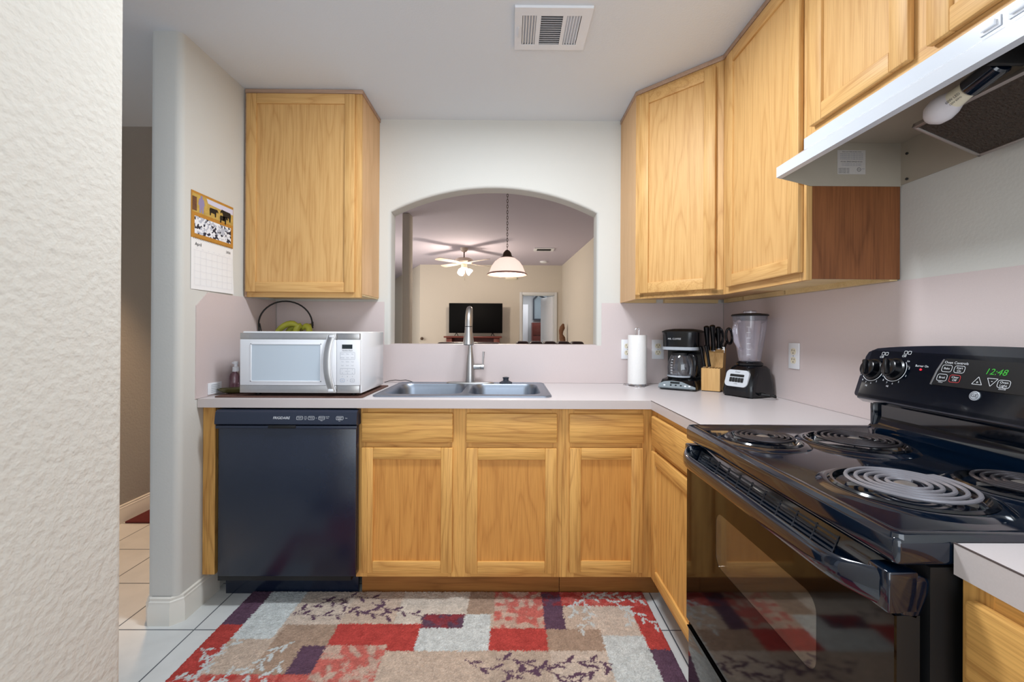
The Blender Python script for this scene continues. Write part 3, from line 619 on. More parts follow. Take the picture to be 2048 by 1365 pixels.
# ------------------------------------------------------------------ microwave and neighbours
tag(B().plate(rrect(-.985, -.385, .66, .425, .012), [], ID, CT+.0008, CT+.005).make('placemat', M_brown), 'dark brown woven placemat under the white microwave', 'placemat')
t = thing('microwave', 'white countertop microwave with steel bands and curved steel handle', 'microwave', (-.94, -.4, CT+.005))
mx0, mx1, my0, my1, mz0, mz1 = -1.2103, -.671, -.56, -.222, .928, 1.208
B().box(mx0, mx1, my0, my1, mz0, mz1, 0, .004).make('casing', M_whiteg, t)
for px in (-1.16, -.72):
    for py in (-.52, -.27): B().cyl((px, py, CT+.0052), (px, py, mz0), .012).make('foot', M_blackp, t)
F = Fr((0, my0, 0), (1, 0, 0), (0, 0, 1))
xs_ = -.777
dr = B().box(mx0+.002, xs_-.001, .966, 1.172, 0, .0235, 0, .003, F).make('door', M_whitep, t)
B().box(mx0+.001, xs_-.001, 1.1725, 1.201, 0, .021, 0, .001, F).make('steel_band', M_steel, t)
B().box(mx0+.001, xs_-.001, mz0+.004, .9655, 0, .021, 0, .001, F).make('steel_band', M_steel, t)
B().box(-1.157, -.847, .986, 1.150, .0225, .0240, 0, 0, F).make('window', M_mwin, dr)
wf = B()
for a in ((-1.161, -.843, 1.149, 1.154), (-1.161, -.843, .982, .987), (-1.161, -1.155, .982, 1.154), (-.849, -.843, .982, 1.154)): wf.box(*a, .023, .0262, 0, .001, F)
wf.make('window_frame', M_whitep, dr)
hp = []; hw = []
for i in range(13):
    v = -1+2*i/12; hp.append((-.812+.016*v*v*(1 if v > 0 else 1.2), my0-.045+.014*abs(v)**2.5, 1.066+.128*v))
hb = B(); lp = []
for i, p in enumerate(hp):
    w = .0155-.001*abs(i-6)/6; lp.append([(p[0]-w, p[1]+.008, p[2]), (p[0]-w, p[1]+.002, p[2]), (p[0]-w+.003, p[1], p[2]), (p[0]+w-.003, p[1], p[2]), (p[0]+w, p[1]+.002, p[2]), (p[0]+w, p[1]+.008, p[2])])
hb.loft(lp, 0, True, True); hb.box(-.808, -.786, .94, .952, .018, .036, 1, .002, F).box(-.806, -.784, 1.182, 1.192, .018, .036, 1, .002, F)
for s_ in (-1, 1): hb.tube([(p[0]+s_*.0155, p[1]+.005, p[2]) for p in hp], .0022, 1, 6)
hb.make('handle', [M_steel, M_whitep], dr)
cp = B().box(xs_, mx1-.001, .966, 1.172, 0, .022, 0, .004, F).make('control_panel', M_whitep, t)
B().box(xs_, mx1-.004, 1.1725, 1.201, 0, .019, 0, .001, F).make('steel_band', M_steel, t)
B().box(xs_, mx1-.004, mz0+.004, .9655, 0, .019, 0, .001, F).make('steel_band', M_steel, t)
B().box(-.752, -.7055, 1.1315, 1.1505, .0218, .0228, 0, 0, F).make('display', M_disp, cp)
b = B().text('Hamilton Beach', .0072, F, -.7275, 1.1235, .0226, 0)
for v, row in ((1.108, ('Popcorn', 'Potato', 'Pizza')), (1.0914, ('Beverage', 'Frozen', 'Reheat')), (1.0726, ('Cook', 'Defrost', 'Timed')), (1.056, ('Speed', 'Power', 'Clock')), (1.038, '123'), (1.022, '456'), (1.006, '789'), (.989, ('Stop', '0', 'Start'))):
    for u, w in zip((-.7497, -.727, -.705), row): b.text(w, .0062 if len(w) == 1 else .0046, F, u, v, .0226, 1)
b.text('EXPRESS COOK', .003, F, -.727, 1.030, .0226, 1)
for q in ((-.727, 1.0995, .066, .032), (-.727, 1.030, .066, .026)): b.outline(rrect(*q, .003, 2), F, .0007, .0226, 1)
b.outline(rrect(-.7497, .989, .019, .013, .003, 2), F, .0008, .0226, 2); b.outline(rrect(-.705, .989, .019, .013, .003, 2), F, .0008, .0226, 1)
b.make('keypad_lettering', [M_ink, M_inkg, M_inkb], cp)

t = thing('fruit_basket', 'black wire fruit basket with tall hoop handle behind the microwave', 'basket', (-1.233, -.12, CT))
cxx, cyy = -1.233, -.125
b = B()
for z, rad in ((CT+.003, .07), (CT+.035, .088), (CT+.07, .096)): b.tube([(cxx+rad*math.cos(2*PI*i/28), cyy+rad*math.sin(2*PI*i/28)*.95, z) for i in range(28)], .0025, 0, 6, True)
for k in range(16):
    a = 2*PI*k/16; b.tube([(cxx+.02*math.cos(a), cyy+.02*math.sin(a), CT+.0032), (cxx+.07*math.cos(a), cyy+.0665*math.sin(a), CT+.0032), (cxx+.088*math.cos(a), cyy+.0836*math.sin(a), CT+.035), (cxx+.096*math.cos(a), cyy+.0912*math.sin(a), CT+.07)], .0018, 0, 6)
b.make('wire_bowl', M_blackm, t)
e0, e1 = V3((-1.347, -.200, 0)), V3((-1.112, -.085, 0)); ec = (e0+e1)/2; ev = (e1-e0)/2
pts = [(cxx-.085, cyy-.01, CT+.05), (cxx-.11, cyy-.06, CT+.15), (e0.x+.003, e0.y+.002, 1.19)]
for i in range(21):
    a = PI*(1-i/20); q = ec+ev*math.cos(a); pts.append((q.x, q.y, 1.246+.127*math.sin(a)))
pts += [(e1.x+.002, e1.y, 1.225)]
B().tube(pts, .0042, 0, 8).cyl((e1.x, e1.y, 1.262), (e1.x+.001, e1.y, 1.238), .006).tube([(e0.x+.012, e0.y+.01, 1.19), (e0.x+.004, e0.y+.003, 1.25)], .003, 0, 6).tube([(e0.x+.012, e0.y+.01, 1.19), (cxx-.08, cyy+.03, CT+.06)], .003, 0, 6).make('hoop_handle', M_blackm, t)
t = thing('banana_bunch', 'bunch of greenish-yellow bananas hanging in the black hoop behind the microwave', 'bananas', (-1.18, -.13, 1.2))
def banana(pts, r=.0165):
    n = len(pts); return B().tube(pts, [r*(.35 if i == 0 else .75 if i == 1 else 1 if i < n-2 else .8 if i == n-2 else .25) for i in range(n)], 0, 12)
def q3(a, b, c, n=9): a, b, c = V3(a), V3(b), V3(c); return [a*(1-s)**2+b*2*s*(1-s)+c*s*s for s in (i/(n-1) for i in range(n))]
for a, b_, c in (((-1.155, -.15, 1.232), (-1.21, -.155, 1.285), (-1.285, -.16, 1.185)), ((-1.15, -.14, 1.225), (-1.16, -.145, 1.275), (-1.185, -.155, 1.15)), ((-1.15, -.13, 1.215), (-1.10, -.13, 1.275), (-1.10, -.15, 1.17)), ((-1.155, -.12, 1.228), (-1.215, -.12, 1.265), (-1.255, -.11, 1.15))):
    banana(q3(a, b_, c)).make('banana', M_banana, t)
B().tube([(-1.15, -.14, 1.21), (-1.145, -.12, 1.235), (-1.118, -.088, 1.244)], .009, 0, 8).make('stem', M_btip, t)
t = thing('spray_bottle', 'small pink translucent spray bottle with white pump left of the microwave', 'bottle', (-1.334, -.42, CT))
B().lathe([(.019, .0015), (.021, .006), (.021, .075), (.018, .088), (.009, .096), (.009, .1)], (-1.334, -.42, CT), cap0=True).make('bottle', M_pink, t)
B().lathe([(.0145, .1), (.0145, .122), (.008, .124), (.008, .135), (.011, .136), (.011, .148), (.006, .15)], (-1.329, -.42, CT), cap0=True, cap1=True).box(-1.345, -1.322, -.425, -.415, CT+.136, CT+.146, 0, .002).tube([(-1.332, -.42, CT+.1), (-1.33, -.42, CT+.05), (-1.338, -.42, CT+.01)], .002, 0, 6).make('pump', M_whitep, t)
DF = Fr((-1.285, -.49, CT+.0065), (.93, .37, 0), (-.37, .93, 0))
lp = []
for rad, z in ((.45, 0), (.7, .004), (.93, .015), (1, .022), (.97, .0225), (.9, .018), (.65, .008), (.3, .005)):
    lp.append([DF(.085*rad*math.cos(2*PI*i/32)*(1+.12*math.cos(2*PI*i/32)), .036*rad*math.sin(2*PI*i/32), z) for i in range(32)])
tag(B().loft(lp, 0, True, True).make('dish', M_olive, org=(-1.285, -.49, CT)), 'dark olive oval dish on the counter left of the microwave', 'dish')

# ------------------------------------------------------------------ outlets
def outlet(F, label, style='duplex', rot=False):
    t = thing('wall_outlet', label, 'outlet', F(0, 0), group='white wall outlets')
    w, h = (.07, .114) if not rot else (.090, .052)
    B().box(-w/2, w/2, -h/2, h/2, .0002, .0062, 0, .0025, F).make('cover_plate', M_whitep, t)
    b = B()
    if rot:
        for k in range(5): b.box(-.028, .028, -.016+.008*k-.0012, -.016+.008*k+.0012, .006, .0068, 0, 0, F)
        b.make('socket', M_silverp, t); return t
    for s_ in (1, -1):
        b.plate(rrect(0, s_*.0195, .034, .028, .012, 4), [], F, .006, .0078, 0)
        for u, hh in ((-.007, .009), (.007, .007)): b.box(u-.0011, u+.0011, s_*.0195+.001, s_*.0195+.001+hh, .0078, .0084, 1, 0, F)
        b.lathe([(.0026, .0077), (.0026, .0084)], F(0, s_*.0195-.007), F.N, 1, 10, True, True)
    b.make('socket', [M_cream, M_ink], t)
    B().lathe([(.003, .006), (.003, .0072)], F(0, 0), F.N, 0, 10, True, True).make('screw', M_silverp, t)
    return t
outlet(Fr((.687, -.004, 1.112), (1, 0, 0), (0, 0, 1)), 'white wall outlet half hidden behind the paper towel roll')
outlet(Fr((.866, -.004, 1.113), (1, 0, 0), (0, 0, 1)), 'white double wall outlet between paper towels and coffee maker')
outlet(Fr((XR-.004, -.638, 1.112), (0, -1, 0), (0, 0, 1)), 'white double wall outlet on right wall between blender and range')
outlet(Fr((XL+.004, -.53, .946), (0, 1, 0), (0, 0, 1)), 'small white sideways outlet plate low on left wall behind the olive dish', rot=True)

# ------------------------------------------------------------------ paper towels
t = thing('paper_towel_holder', 'chrome wire paper towel holder under the white roll', 'holder', (.718, -.10, CT))
b = B()
for k in range(3):
    a = 2*PI*k/3+.5; b.tube([(.718+.02*math.cos(a), -.10+.02*math.sin(a), CT+.0032)]+[(.718+.05*math.cos(a)+.026*math.cos(a+PI+2*PI*i/14), -.10+.05*math.sin(a)+.026*math.sin(a+PI+2*PI*i/14), CT+.0032) for i in range(15)], .0026, 0, 8)
b.tube([(.718+.051*math.cos(2*PI*i/30), -.10+.051*math.sin(2*PI*i/30), CT+.008) for i in range(30)], .0024, 0, 8, True)
b.tube([(.710, -.10, CT+.004), (.710, -.10, 1.222)]+[(.718-.012*math.cos(PI*i/8), -.10, 1.224+.013*math.sin(PI*i/8)) for i in range(9)]+[(.7265, -.10, 1.222), (.7265, -.10, CT+.004)], .0022, 0, 8)
b.make('wire_frame', M_chrome, t)
t = thing('paper_towel_roll', 'white paper towel roll standing on the counter in front of the back outlet', 'paper towels', (.718, -.10, CT))
B().lathe([(.02, .012), (.051, .012), (.0515, .015), (.0515, .282), (.051, .284), (.02, .284), (.02, .012)], (.718, -.10, CT), n=48).make('roll', M_towel, t)

# ------------------------------------------------------------------ coffee maker (local frame, front = -y)
t = thing('coffee_maker', 'black drip coffee maker with glass carafe and grey control panel', 'coffee maker', (.955, -.165, CT), -.60)
B().prism([(-.085, 0), (.085, 0), (.085, .11), (-.085, .11)], ID, .003, .30).make('column', M_blackp, t, local=True)
lp = []
for z, g, f in ((.003, 0, 0), (.018, 0, 0), (.05, .012, .03), (.052, .03, .05)):
    lp.append([(x, y, z) for x, y in rrect(0, -.025+f/2, .19-g, .27-f, .035, 5)])
B().loft(lp, 0, True, True).make('base', M_blackp, t, local=True)
lp = [[(x, y, z) for x, y in rrect(0, -.01, .18+g, .235+g, .05, 6)] for z, g in ((.205, -.006), (.215, 0), (.30, .004))]
B().loft(lp, 0, True, True).make('water_tank', M_blackp, t, local=True)
lp = [[(x, y, z) for x, y in rrect(0, -.01, .19-g, .245-g, .05, 6)] for z, g in ((.3, 0), (.306, 0), (.314, .03), (.320, .1))]
B().loft(lp, 0, True, True).make('lid', M_blackm, t, local=True)
B().loft([[(x, y, z) for x, y in rrect(0, -.01, .1835, .2385, .051, 6)] for z in (.208, .224)], 0).make('silver_band', M_silverp, t, local=True)
FC = Fr((0, -.1285, .25), (1, 0, 0), (0, 0, 1))
B().text('MR. COFFEE', .0125, FC, -.02, .016, .0015, shear=.1).make('brand_lettering', M_inkw, t, local=True)
# sloped control panel
FP = Fr((0, -.1615, .0145), (1, 0, 0), (0, .030, .034))
sh = [(-.092, -.004), (.092, -.004), (.092, .006), (.06, .018), (.02, .036), (-.03, .040), (-.066, .034), (-.092, .018)]
pn = B().plate(sh, [], FP, -.004, .004, 0).make('control_panel', mat('grey_green_plastic', (128, 138, 144), .4), t, local=True)
b = B().box(-.035, .012, .021, .033, .004, .005, 0, 0, FP)
for i, u in enumerate((-.03, -.005, .02)): b.plate([(u+.005*math.cos(k*PI/6), .011+.004*math.sin(k*PI/6)) for k in range(12)], [], FP, .004, .0055, 0)
b.make('display', M_disp, pn, local=True)
for u in (.042, .062, -.062): B().plate([(u+.0055*math.cos(k*PI/6), .009+.0045*math.sin(k*PI/6)) for k in range(12)], [], FP, .004, .0058, 0).make('button', M_whitep, pn, local=True)
cy0 = -.062
ca = B().lathe([(.055, 0), (.062, .004), (.069, .03), (.070, .055), (.066, .085), (.054, .118), (.048, .128)], (0, cy0, .055), n=40, cap0=True).make('carafe', M_glass, t, local=True)
B().lathe([(.049, .122), (.0505, .123), (.0505, .137), (.045, .142)], (0, cy0, .055), n=36, cap0=True, cap1=True).make('carafe_lid', M_blackm, ca, local=True)
B().lathe([(.0708, .008), (.0715, .009), (.0645, .001)], (0, cy0, .055), n=36).make('carafe_base_ring', M_blackm, ca, local=True)
ha = -1.0
def hp_(r, z): return (r*math.sin(-ha)*1.0, cy0-r*math.cos(ha), .055+z)
b = B().tube([hp_(.048, .13), hp_(.08, .132), hp_(.094, .118), hp_(.097, .08), hp_(.092, .03), hp_(.076, .012), hp_(.066, .012)], [.008, .0095, .0105, .0105, .0105, .009, .007], 0, 12, sy=1.3).make('carafe_handle', M_blackp, ca, local=True)
b = B()
for i in range(6): F_ = Fr((0, cy0, .055), (math.cos(-.5), math.sin(-.5), 0), (0, 0, 1)); b.box(-.006, .006, .03+.014*i, .0322+.014*i, .0715-.0025*max(0, i-3), .0718-.0025*max(0, i-3), 0, 0, F_)
b.make('carafe_marks', M_inkw, ca, local=True)
B().lathe([(.0715, .010), (.0715, .019)], (0, cy0, .055), n=40).make('carafe_band', M_silverp, ca, local=True)
# ------------------------------------------------------------------ knife block and knives (local frame)
KB = (1.055, -.29, CT); KR = -.63
t = thing('knife_block', 'light wooden stepped knife block between coffee maker and blender', 'knife block', KB, KR)
FS = Fr((0, 0, 0), (0, 1, 0), (0, 0, 1))
B().prism([(-.055, .004), (.075, .004), (.115, .215), (.075, .225), (.035, .195), (.02, .120), (-.055, .118)], FS, -.044, .044).make('block', woodK, t, local=True)
B().box(-.042, .042, -.052, .07, 0, .004).make('foot_pad', M_blackm, t, local=True)
b = B()
for i in range(6): b.box(-.036+.014*i, -.033+.014*i, -.045, .008, .1185, .1205)
b.make('slots', M_brz, t, local=True)
KM = Matrix.Translation(KB) @ Matrix.Rotation(KR, 4, 'Z')
def knife(u, y, z, L, r, label, lean=(0, .17), name='knife'):
    A = V3((lean[0], lean[1]-.42, 1)).normalized(); p = V3((u, y, z)); w = KM @ p
    o = thing(name, label, 'knife', w, KR, group='black-handled knives in the wooden block')
    F = Fr((0, 0, 0), (1, 0, 0), A); Nn = F.N
    lp = []
    for s_, k, off_ in ((.012, .8, 0), (.02, 1, 0), (.3, .82, .001), (.6, .95, .003), (.85, 1.1, .001), (.97, 1.05, -.003), (1.0, .6, -.004)):
        lp.append([F(r*.78*k*math.cos(2*PI*i/14), L*s_, r*k*math.sin(2*PI*i/14)-off_) for i in range(14)])
    B().loft(lp, 0, True, True).make('handle', M_blackp, o, local=True)
    B().box(-r*.5, r*.5, -.004, L*.03, -r*.75, r*.75, 0, .001, F).make('bolster', M_chrome, o, local=True)
    return o
knife(-.034, .045, .205, .135, .0165, 'leftmost large black-handled knife in the upper tier of the block')
knife(-.006, .05, .207, .138, .0165, 'second large black-handled knife from left in the upper tier')
knife(.0155, .066, .217, .118, .015, 'black-handled knife beside the scissors in the upper tier', (.02, .2))
knife(-.036, -.020, .124, .112, .0105, 'left small black steak knife in the lower front tier of block', (-.12, .17))
knife(-.012, -.018, .124, .118, .0105, 'right small black steak knife in the lower front tier of block', (-.10, .17))
w = KM @ V3((.039, .058, .214))
o = thing('scissors', 'black-handled kitchen scissors standing at the right of the knife block', 'scissors', w, KR)
for s_ in (-1, 1):
    B().tube([(.004+s_*.016+.0145*math.cos(2*PI*i/20)+.004*s_, .012*s_+.01-.012*math.sin(2*PI*i/20), .068+.040*math.sin(2*PI*i/20)) for i in range(20)], .0068, 0, 8, True).tube([(s_*.012, .006*s_+.01, .035), (s_*.003, 0, .0)], .0055, 0, 8).make('handle', M_blackp, o, local=True)
B().box(-.007, .007, -.004, .004, -.02, .012, 0, .001).make('blades', M_chrome, o, local=True)
# ------------------------------------------------------------------ blender
t = thing('blender', 'black countertop blender with clear plastic jar left of the right outlet', 'blender', (1.138, -.47, CT), -1.12)
lp = []
for z, w_, d_, r_, oy in ((.006, .162, .176, .03, 0), (.03, .168, .180, .032, 0), (.06, .164, .176, .035, .002), (.10, .154, .160, .04, .008), (.128, .146, .148, .045, .012), (.142, .126, .126, .045, .014), (.147, .10, .10, .045, .014)):
    lp.append([(x, y, z) for x, y in rrect(0, oy, w_, d_, r_, 6)])
B().loft(lp, 0, True, True).make('base', M_blackp, t, local=True)
for x in (-.06, .06):
    for y in (-.065, .065): B().cyl((x, y, 0), (x, y, .008), .012).make('foot', M_blackm, t, local=True)
FB = Fr((0, -.0885, .055), (1, 0, 0), (0, .026, .078))
pn = B().plate(rrect(0, .033, .116, .080, .02, 5), [], FB, -.012, .0025, 0).make('control_panel', mat('light_grey_panel', (206, 210, 216), .4), t, local=True)
b = B()
for i in range(5): B().box(-.034+.0145*i, -.0215+.0145*i, .014, .036, .002, .006, 0, .002, FB).make('button', M_blackm, pn, local=True)
b.plate(rrect(0, .046, .072, .012, .003), [], FB, .002, .0035, 0).text('Oster', .011, FB, 0, .063, .0028, 0).text('10 SPEED', .005, FB, 0, .006, .0028, 0)
b.make('panel_lettering', M_blackm, pn, local=True)
JO = (0, .012, .147)
B().lathe([(.056, 0), (.058, .008), (.050, .016), (.046, .018)], JO, n=32, cap0=True, cap1=True).make('collar', M_blackp, t, local=True)
jar = B().lathe([(.042, .014), (.046, .018), (.050, .04), (.058, .09), (.066, .14), (.071, .19), (.0745, .228), (.075, .232)], JO, n=48, cap0=True).make('jar', M_jar, t, local=True)
B().tube([(.0, .012-.074, .355), (.0, .012-.098, .345), (.0, .012-.104, .31), (.0, .012-.094, .26), (.0, .012-.07, .225), (0, .012-.058, .222)], [.008, .010, .011, .011, .009, .007], 0, 10, sy=1.2).make('jar_handle', M_jar, jar, local=True)
b = B()
for i in range(6): F_ = Fr(JO, (math.cos(.55), math.sin(.55), 0), (0, 0, 1)); b.box(-.008, .008, .05+.026*i, .0515+.026*i, .056+.0048*i, .0564+.0048*i, 0, 0, F_)
b.make('jar_marks', M_inkw, jar, local=True)
B().lathe([(.012, .016), (.03, .02), (.008, .026), (.002, .03)], JO, n=12, cap0=True).make('blade_hub', M_chrome, t, local=True)
B().lathe([(.068, .212), (.070, .214), (.0725, .2325), (.080, .2335), (.081, .238), (.076, .242), (.04, .246), (.03, .246)], JO, n=48, cap0=True, cap1=True).make('lid', M_blackm, t, local=True)
B().lathe([(.026, .245), (.028, .246), (.028, .257), (.024, .259)], JO, n=24, cap1=True).make('lid_cap', M_jar, t, local=True)
B().tube([(.08, .02, .012), (.115, .03, .012), (.135, .0, .010), (.13, -.035, .02), (.10, -.045, .022), (.07, -.03, .012)], .0042, 0, 8).make('power_cord', M_blackm, t, local=True)

# ------------------------------------------------------------------ electric range
RY0, RY1, RX = -1.1555, -1.905, .562
t = thing('electric_range', 'black electric coil range with oven in the right-hand counter run', 'stove', (.88, -1.53, 0))
B().box(.615, 1.235, RY1+.004, RY0-.004, .03, .872).box(.66, 1.2, RY1+.03, RY0-.03, 0, .03).make('body', M_blackm, t)
zt = .922
ct_ = B().box(RX, 1.20, RY1, RY0, .875, zt-.006, 0, .008, seg=3)
lip = rrect((RX+1.165)/2, (RY0+RY1)/2, 1.165-RX, RY0-RY1, .012, 3); lin_ = rrect((RX+1.165)/2+.005, (RY0+RY1)/2, 1.165-RX-.05, RY0-RY1-.04, .012, 3)
ct_.loft([[(*p, z) for p in rrect((RX+1.165)/2+i_*.1, (RY0+RY1)/2, 1.165-RX-2*i_, RY0-RY1-2*i_, .012, 3)] for i_, z in ((.001, zt-.010), (.003, zt-.002), (.008, zt), (.016, zt-.001), (.024, zt-.007), (.03, zt-.0085))], 0, False, True)
burn = [(.690, -1.355, .074), (.925, -1.375, .096), (.745, -1.72, .100), (.975, -1.715, .078)]
for x, y, rad in burn:
    ct_.lathe([(rad+.048, -.012), (rad+.040, -.0065), (rad+.030, -.001), (rad+.024, .0005), (rad+.018, 0), (rad+.016, -.004)], (x, y, zt), n=48)
ct_.make('cooktop', M_black, t)
def coil(x, y, rad, turns, m, par):
    g = B().lathe([(rad+.020, .001), (rad+.016, .0045), (rad+.011, .004), (rad+.002, -.012), (.04, -.02), (.01, -.021)], (x, y, zt), n=48, cap1=True).make('drip_pan', M_pan, par)
    n = turns*36; pts = []
    for i in range(n+1):
        k = i/n; r_ = .022+(rad-.022)*k; a = 2*PI*turns*k+.4; pts.append((x+r_*math.cos(a), y+r_*math.sin(a), zt+.0105))
    a = 2*PI*turns+.4; pts.append((x+(rad+.002)*math.cos(a+.12), y+(rad+.002)*math.sin(a+.12), zt+.006)); pts.append((x+(rad+.004)*math.cos(a+.2), y+(rad+.004)*math.sin(a+.2), zt-.004))
    cc = B().tube(pts, .0037, 0, 8)
    cc.lathe([(.016, .004), (.017, .009), (.012, .0115)], (x, y, zt), m=1, n=20, cap1=True)
    for q in range(3):
        a = 2*PI*q/3+.9; cc.box(0, rad, -.0015, .0015, .001, .0068, 1, 0, Fr((x, y, zt), (math.cos(a), math.sin(a), 0), (-math.sin(a), math.cos(a), 0)))
    return cc.make('coil_burner', [m, M_alu], par)
for (x, y, rad), m in zip(burn, (M_coil, M_coil, M_coilg, M_coil)): coil(x, y, rad, 5 if rad > .09 else 4, m, t)
# backguard
FPx = Fr((1.0925, RY0, 1.0165), (0, -1, 0), (.0475, 0, .1435))
Wd = RY0-RY1
top = [(Wd*i/20, .148+.028*math.sin(PI*min(1, max(0, i/20)))**.55) for i in range(1, 20)]
ol = [(.018, 0)]+[(.018-.012*math.sin(PI/2*i/4)-.0, .012-.012*math.cos(PI/2*i/4)) for i in range(1, 5)]+[(.004, .13), (.010, .145)]+top+[(Wd-.010, .145), (Wd-.004, .13), (Wd-.006, .012), (Wd-.018, 0)]
bg = B().plate(ol, [], FPx, -.045, 0, 0)
bg.prism([(1.110, 1.0), (1.0925, 1.012), (1.0925, 1.0165), (1.14, 1.16), (1.235, 1.16), (1.235, 1.0)], Fr((0, 0, 0), (1, 0, 0), (0, 0, 1)), -RY0+.02, -RY1-.02)
bg.loft([[(x, y, z) for x, z in ((1.165-.05, zt-.008), (1.165-.028, zt-.004), (1.165-.012, zt+.01), (1.165-.004, zt+.035), (1.165-.003, 1.005))] for y in (RY0-.004, RY1+.004)], 0, closed=False)
bg.box(1.16, 1.235, RY1+.003, RY0-.003, .87, 1.006)
bg.box(1.145, 1.20, RY0-.018, RY0-.004, zt-.01, 1.006, 0, .006)
bgo = bg.make('backguard', M_black, t)
B().plate([(.238, .066), (.2515, .134), (.258, .139), (Wd-.20, .139), (Wd-.185, .066)], [], FPx, 0, .0025, 0).make('touch_panel', mat('touch_panel_black', (20, 23, 27), .25), bgo)
b = B().tube([FPx(.252, .136, .001), FPx(.243, .105, .0015), FPx(.237, .066, .001)], .0028, 0, 6)
b.make('panel_trim', M_chrome, bgo)
for u, v in ((.047, .090), (.119, .097), (.63, .10), (.70, .095)):
    kn = B().lathe([(.033, 0), (.033, .004), (.028, .006), (.025, .022), (.022, .024)], FPx(u, v), FPx.N, n=36, cap1=True)
    kn.box(-.0055, .0055, -.024, .024, .020, .034, 0, .004, Fr(FPx(u, v), FPx.U*.94+FPx.V*.34, FPx.V*.94-FPx.U*.34))
    kn.make('knob', M_blackp, bgo)
b = B()
for u, v in ((.047, .090), (.119, .097)):
    arc = [(u+.0365*math.cos(a), v+.0365*math.sin(a)) for a in [math.radians(40-270*i/24) for i in range(17)]]
    for p, q in zip(arc[:-1], arc[1:]): b.outline([p, q], FPx, .0016, .0008)
    b.text('Off', .010, FPx, u+.016, v+.041, .0008)
    for a, s_ in ((38, 'Lo'), (8, '2'), (-22, '3'), (-55, '5'), (-80, '6'), (-105, '7'), (-125, '8'), (-150, '9')): b.text(s_, .0075, FPx, u+.044*math.cos(math.radians(a)), v+.044*math.sin(math.radians(a)), .0008)
    b.text('Hi', .008, FPx, u-.006, v-.053, .0008)
    b.outline(rrect(u+.03, v+.052, .009, .009, .001, 1), FPx, .0012, .0008); b.outline(rrect(u+.018, v+.052, .009, .009, .001, 1), FPx, .0012, .0008)
b.text('Burner On', .0085, FPx, .197, .113, .0008)
b.text('Oven Controls', .0095, FPx, .286, .128, .0031)
for u, v, s1, s2 in ((.267, .112, 'Bake', ''), (.298, .112, 'Start', 'On'), (.262, .087, 'Broil', ''), (.402, .0865, 'Oven', 'Light')):
    b.outline(rrect(u, v, .025, .018, .005, 3), FPx, .0011, .0031); b.text(s1, .0078, FPx, u, v+(.0035 if s2 else 0), .0031)
    if s2: b.text(s2, .0078, FPx, u, v-.004, .0031)
b.text('Clear', .0078, FPx, .294, .0905, .0031).text('Off', .0078, FPx, .294, .083, .0031).text('Hi/Lo', .005, FPx, .262, .0745, .0031).text('On/Off', .005, FPx, .402, .074, .0031)
b.outline([(.336, .079), (.358, .079), (.347, .098)], FPx, .0011, .0031).outline([(.366, .097), (.388, .097), (.376, .078)], FPx, .0011, .0031).text('+', .011, FPx, .347, .084, .0031).text('-', .012, FPx, .377, .091, .0031)
b.outline(rrect(.294, .087, .026, .019, .005, 3), FPx, .0013, .0031, 1)
b.make('panel_lettering', [M_inkw, M_inkr], bgo)
B().text('12:48', .021, FPx, .379, .1125, .0032, shear=.2).make('clock_digits', M_grn, bgo)
B().lathe([(.0028, .0002), (.0028, .002)], FPx(.197, .103), FPx.N, n=12, cap1=True).make('indicator_lamp', M_redl, bgo)
b = B().lathe([(.0115, .0003), (.0115, .0025), (.0105, .003)], FPx(.350, .051), FPx.N, n=28, cap1=True); b.text('GE', .0115, FPx, .350, .051, .0034, 1)
b.outline([(.350+.0088*math.cos(2*PI*i/20), .051+.0088*math.sin(2*PI*i/20)) for i in range(20)], FPx, .0009, .0034, 1)
b.make('maker_badge', [M_silverp, M_ink], bgo)
# oven door
FD = Fr((RX+.04, RY0-.006, 0), (0, -1, 0), (0, 0, 1)); Wo = Wd-.012
win = rrect(.385, .655, .385, .145, .03, 6)
od = B().plate([(0, .312), (Wo, .312), (Wo, .80), (0, .80)], [win], FD, 0, .034, 0)
od.plate([(0, .312), (Wo, .312), (Wo, .80), (0, .80)], [win], FD, .034, .038, 1)
odo = od.make('oven_door', [M_blackm, M_blackd], t)
B().plate(rrect(.385, .655, .3845, .1445, .0298, 6), [], FD, .031, .0375, 0).make('window', M_ovw, odo)
B().box(.05, .72, .50, .80, -.20, -.19, 0, 0, FD).box(.05, .72, .5, .502, -.19, 0, 0, 0, FD).make('oven_cavity', mat('oven_cavity_enamel', (110, 96, 84), .5), t)
b = B()
for v in (.60, .68): 
    for k in range(9): b.tube([FD(.06, v, -.02-.02*k), FD(.71, v, -.02-.02*k)], .0022, 0, 6)
b.make('oven_rack', M_chrome, t)
# vent strip behind the handle
FVt = Fr((RX+.01, RY0-.006, .80), (0, -1, 0), (.022, 0, .055))
vb = B().box(0, Wo, .0, .066, -.03, 0, 0, .006, FVt)
for k in range(5): vb.box(.045, Wo-.14, .014+.0085*k, .0178+.0085*k, -.001, .0016, 1, 0, FVt)
for k in range(11): vb.box(.045+.055*k, .0475+.055*k, .012, .054, -.001, .0020, 1, 0, FVt)
vb.make('vent_strip', [M_black, M_grey], odo)
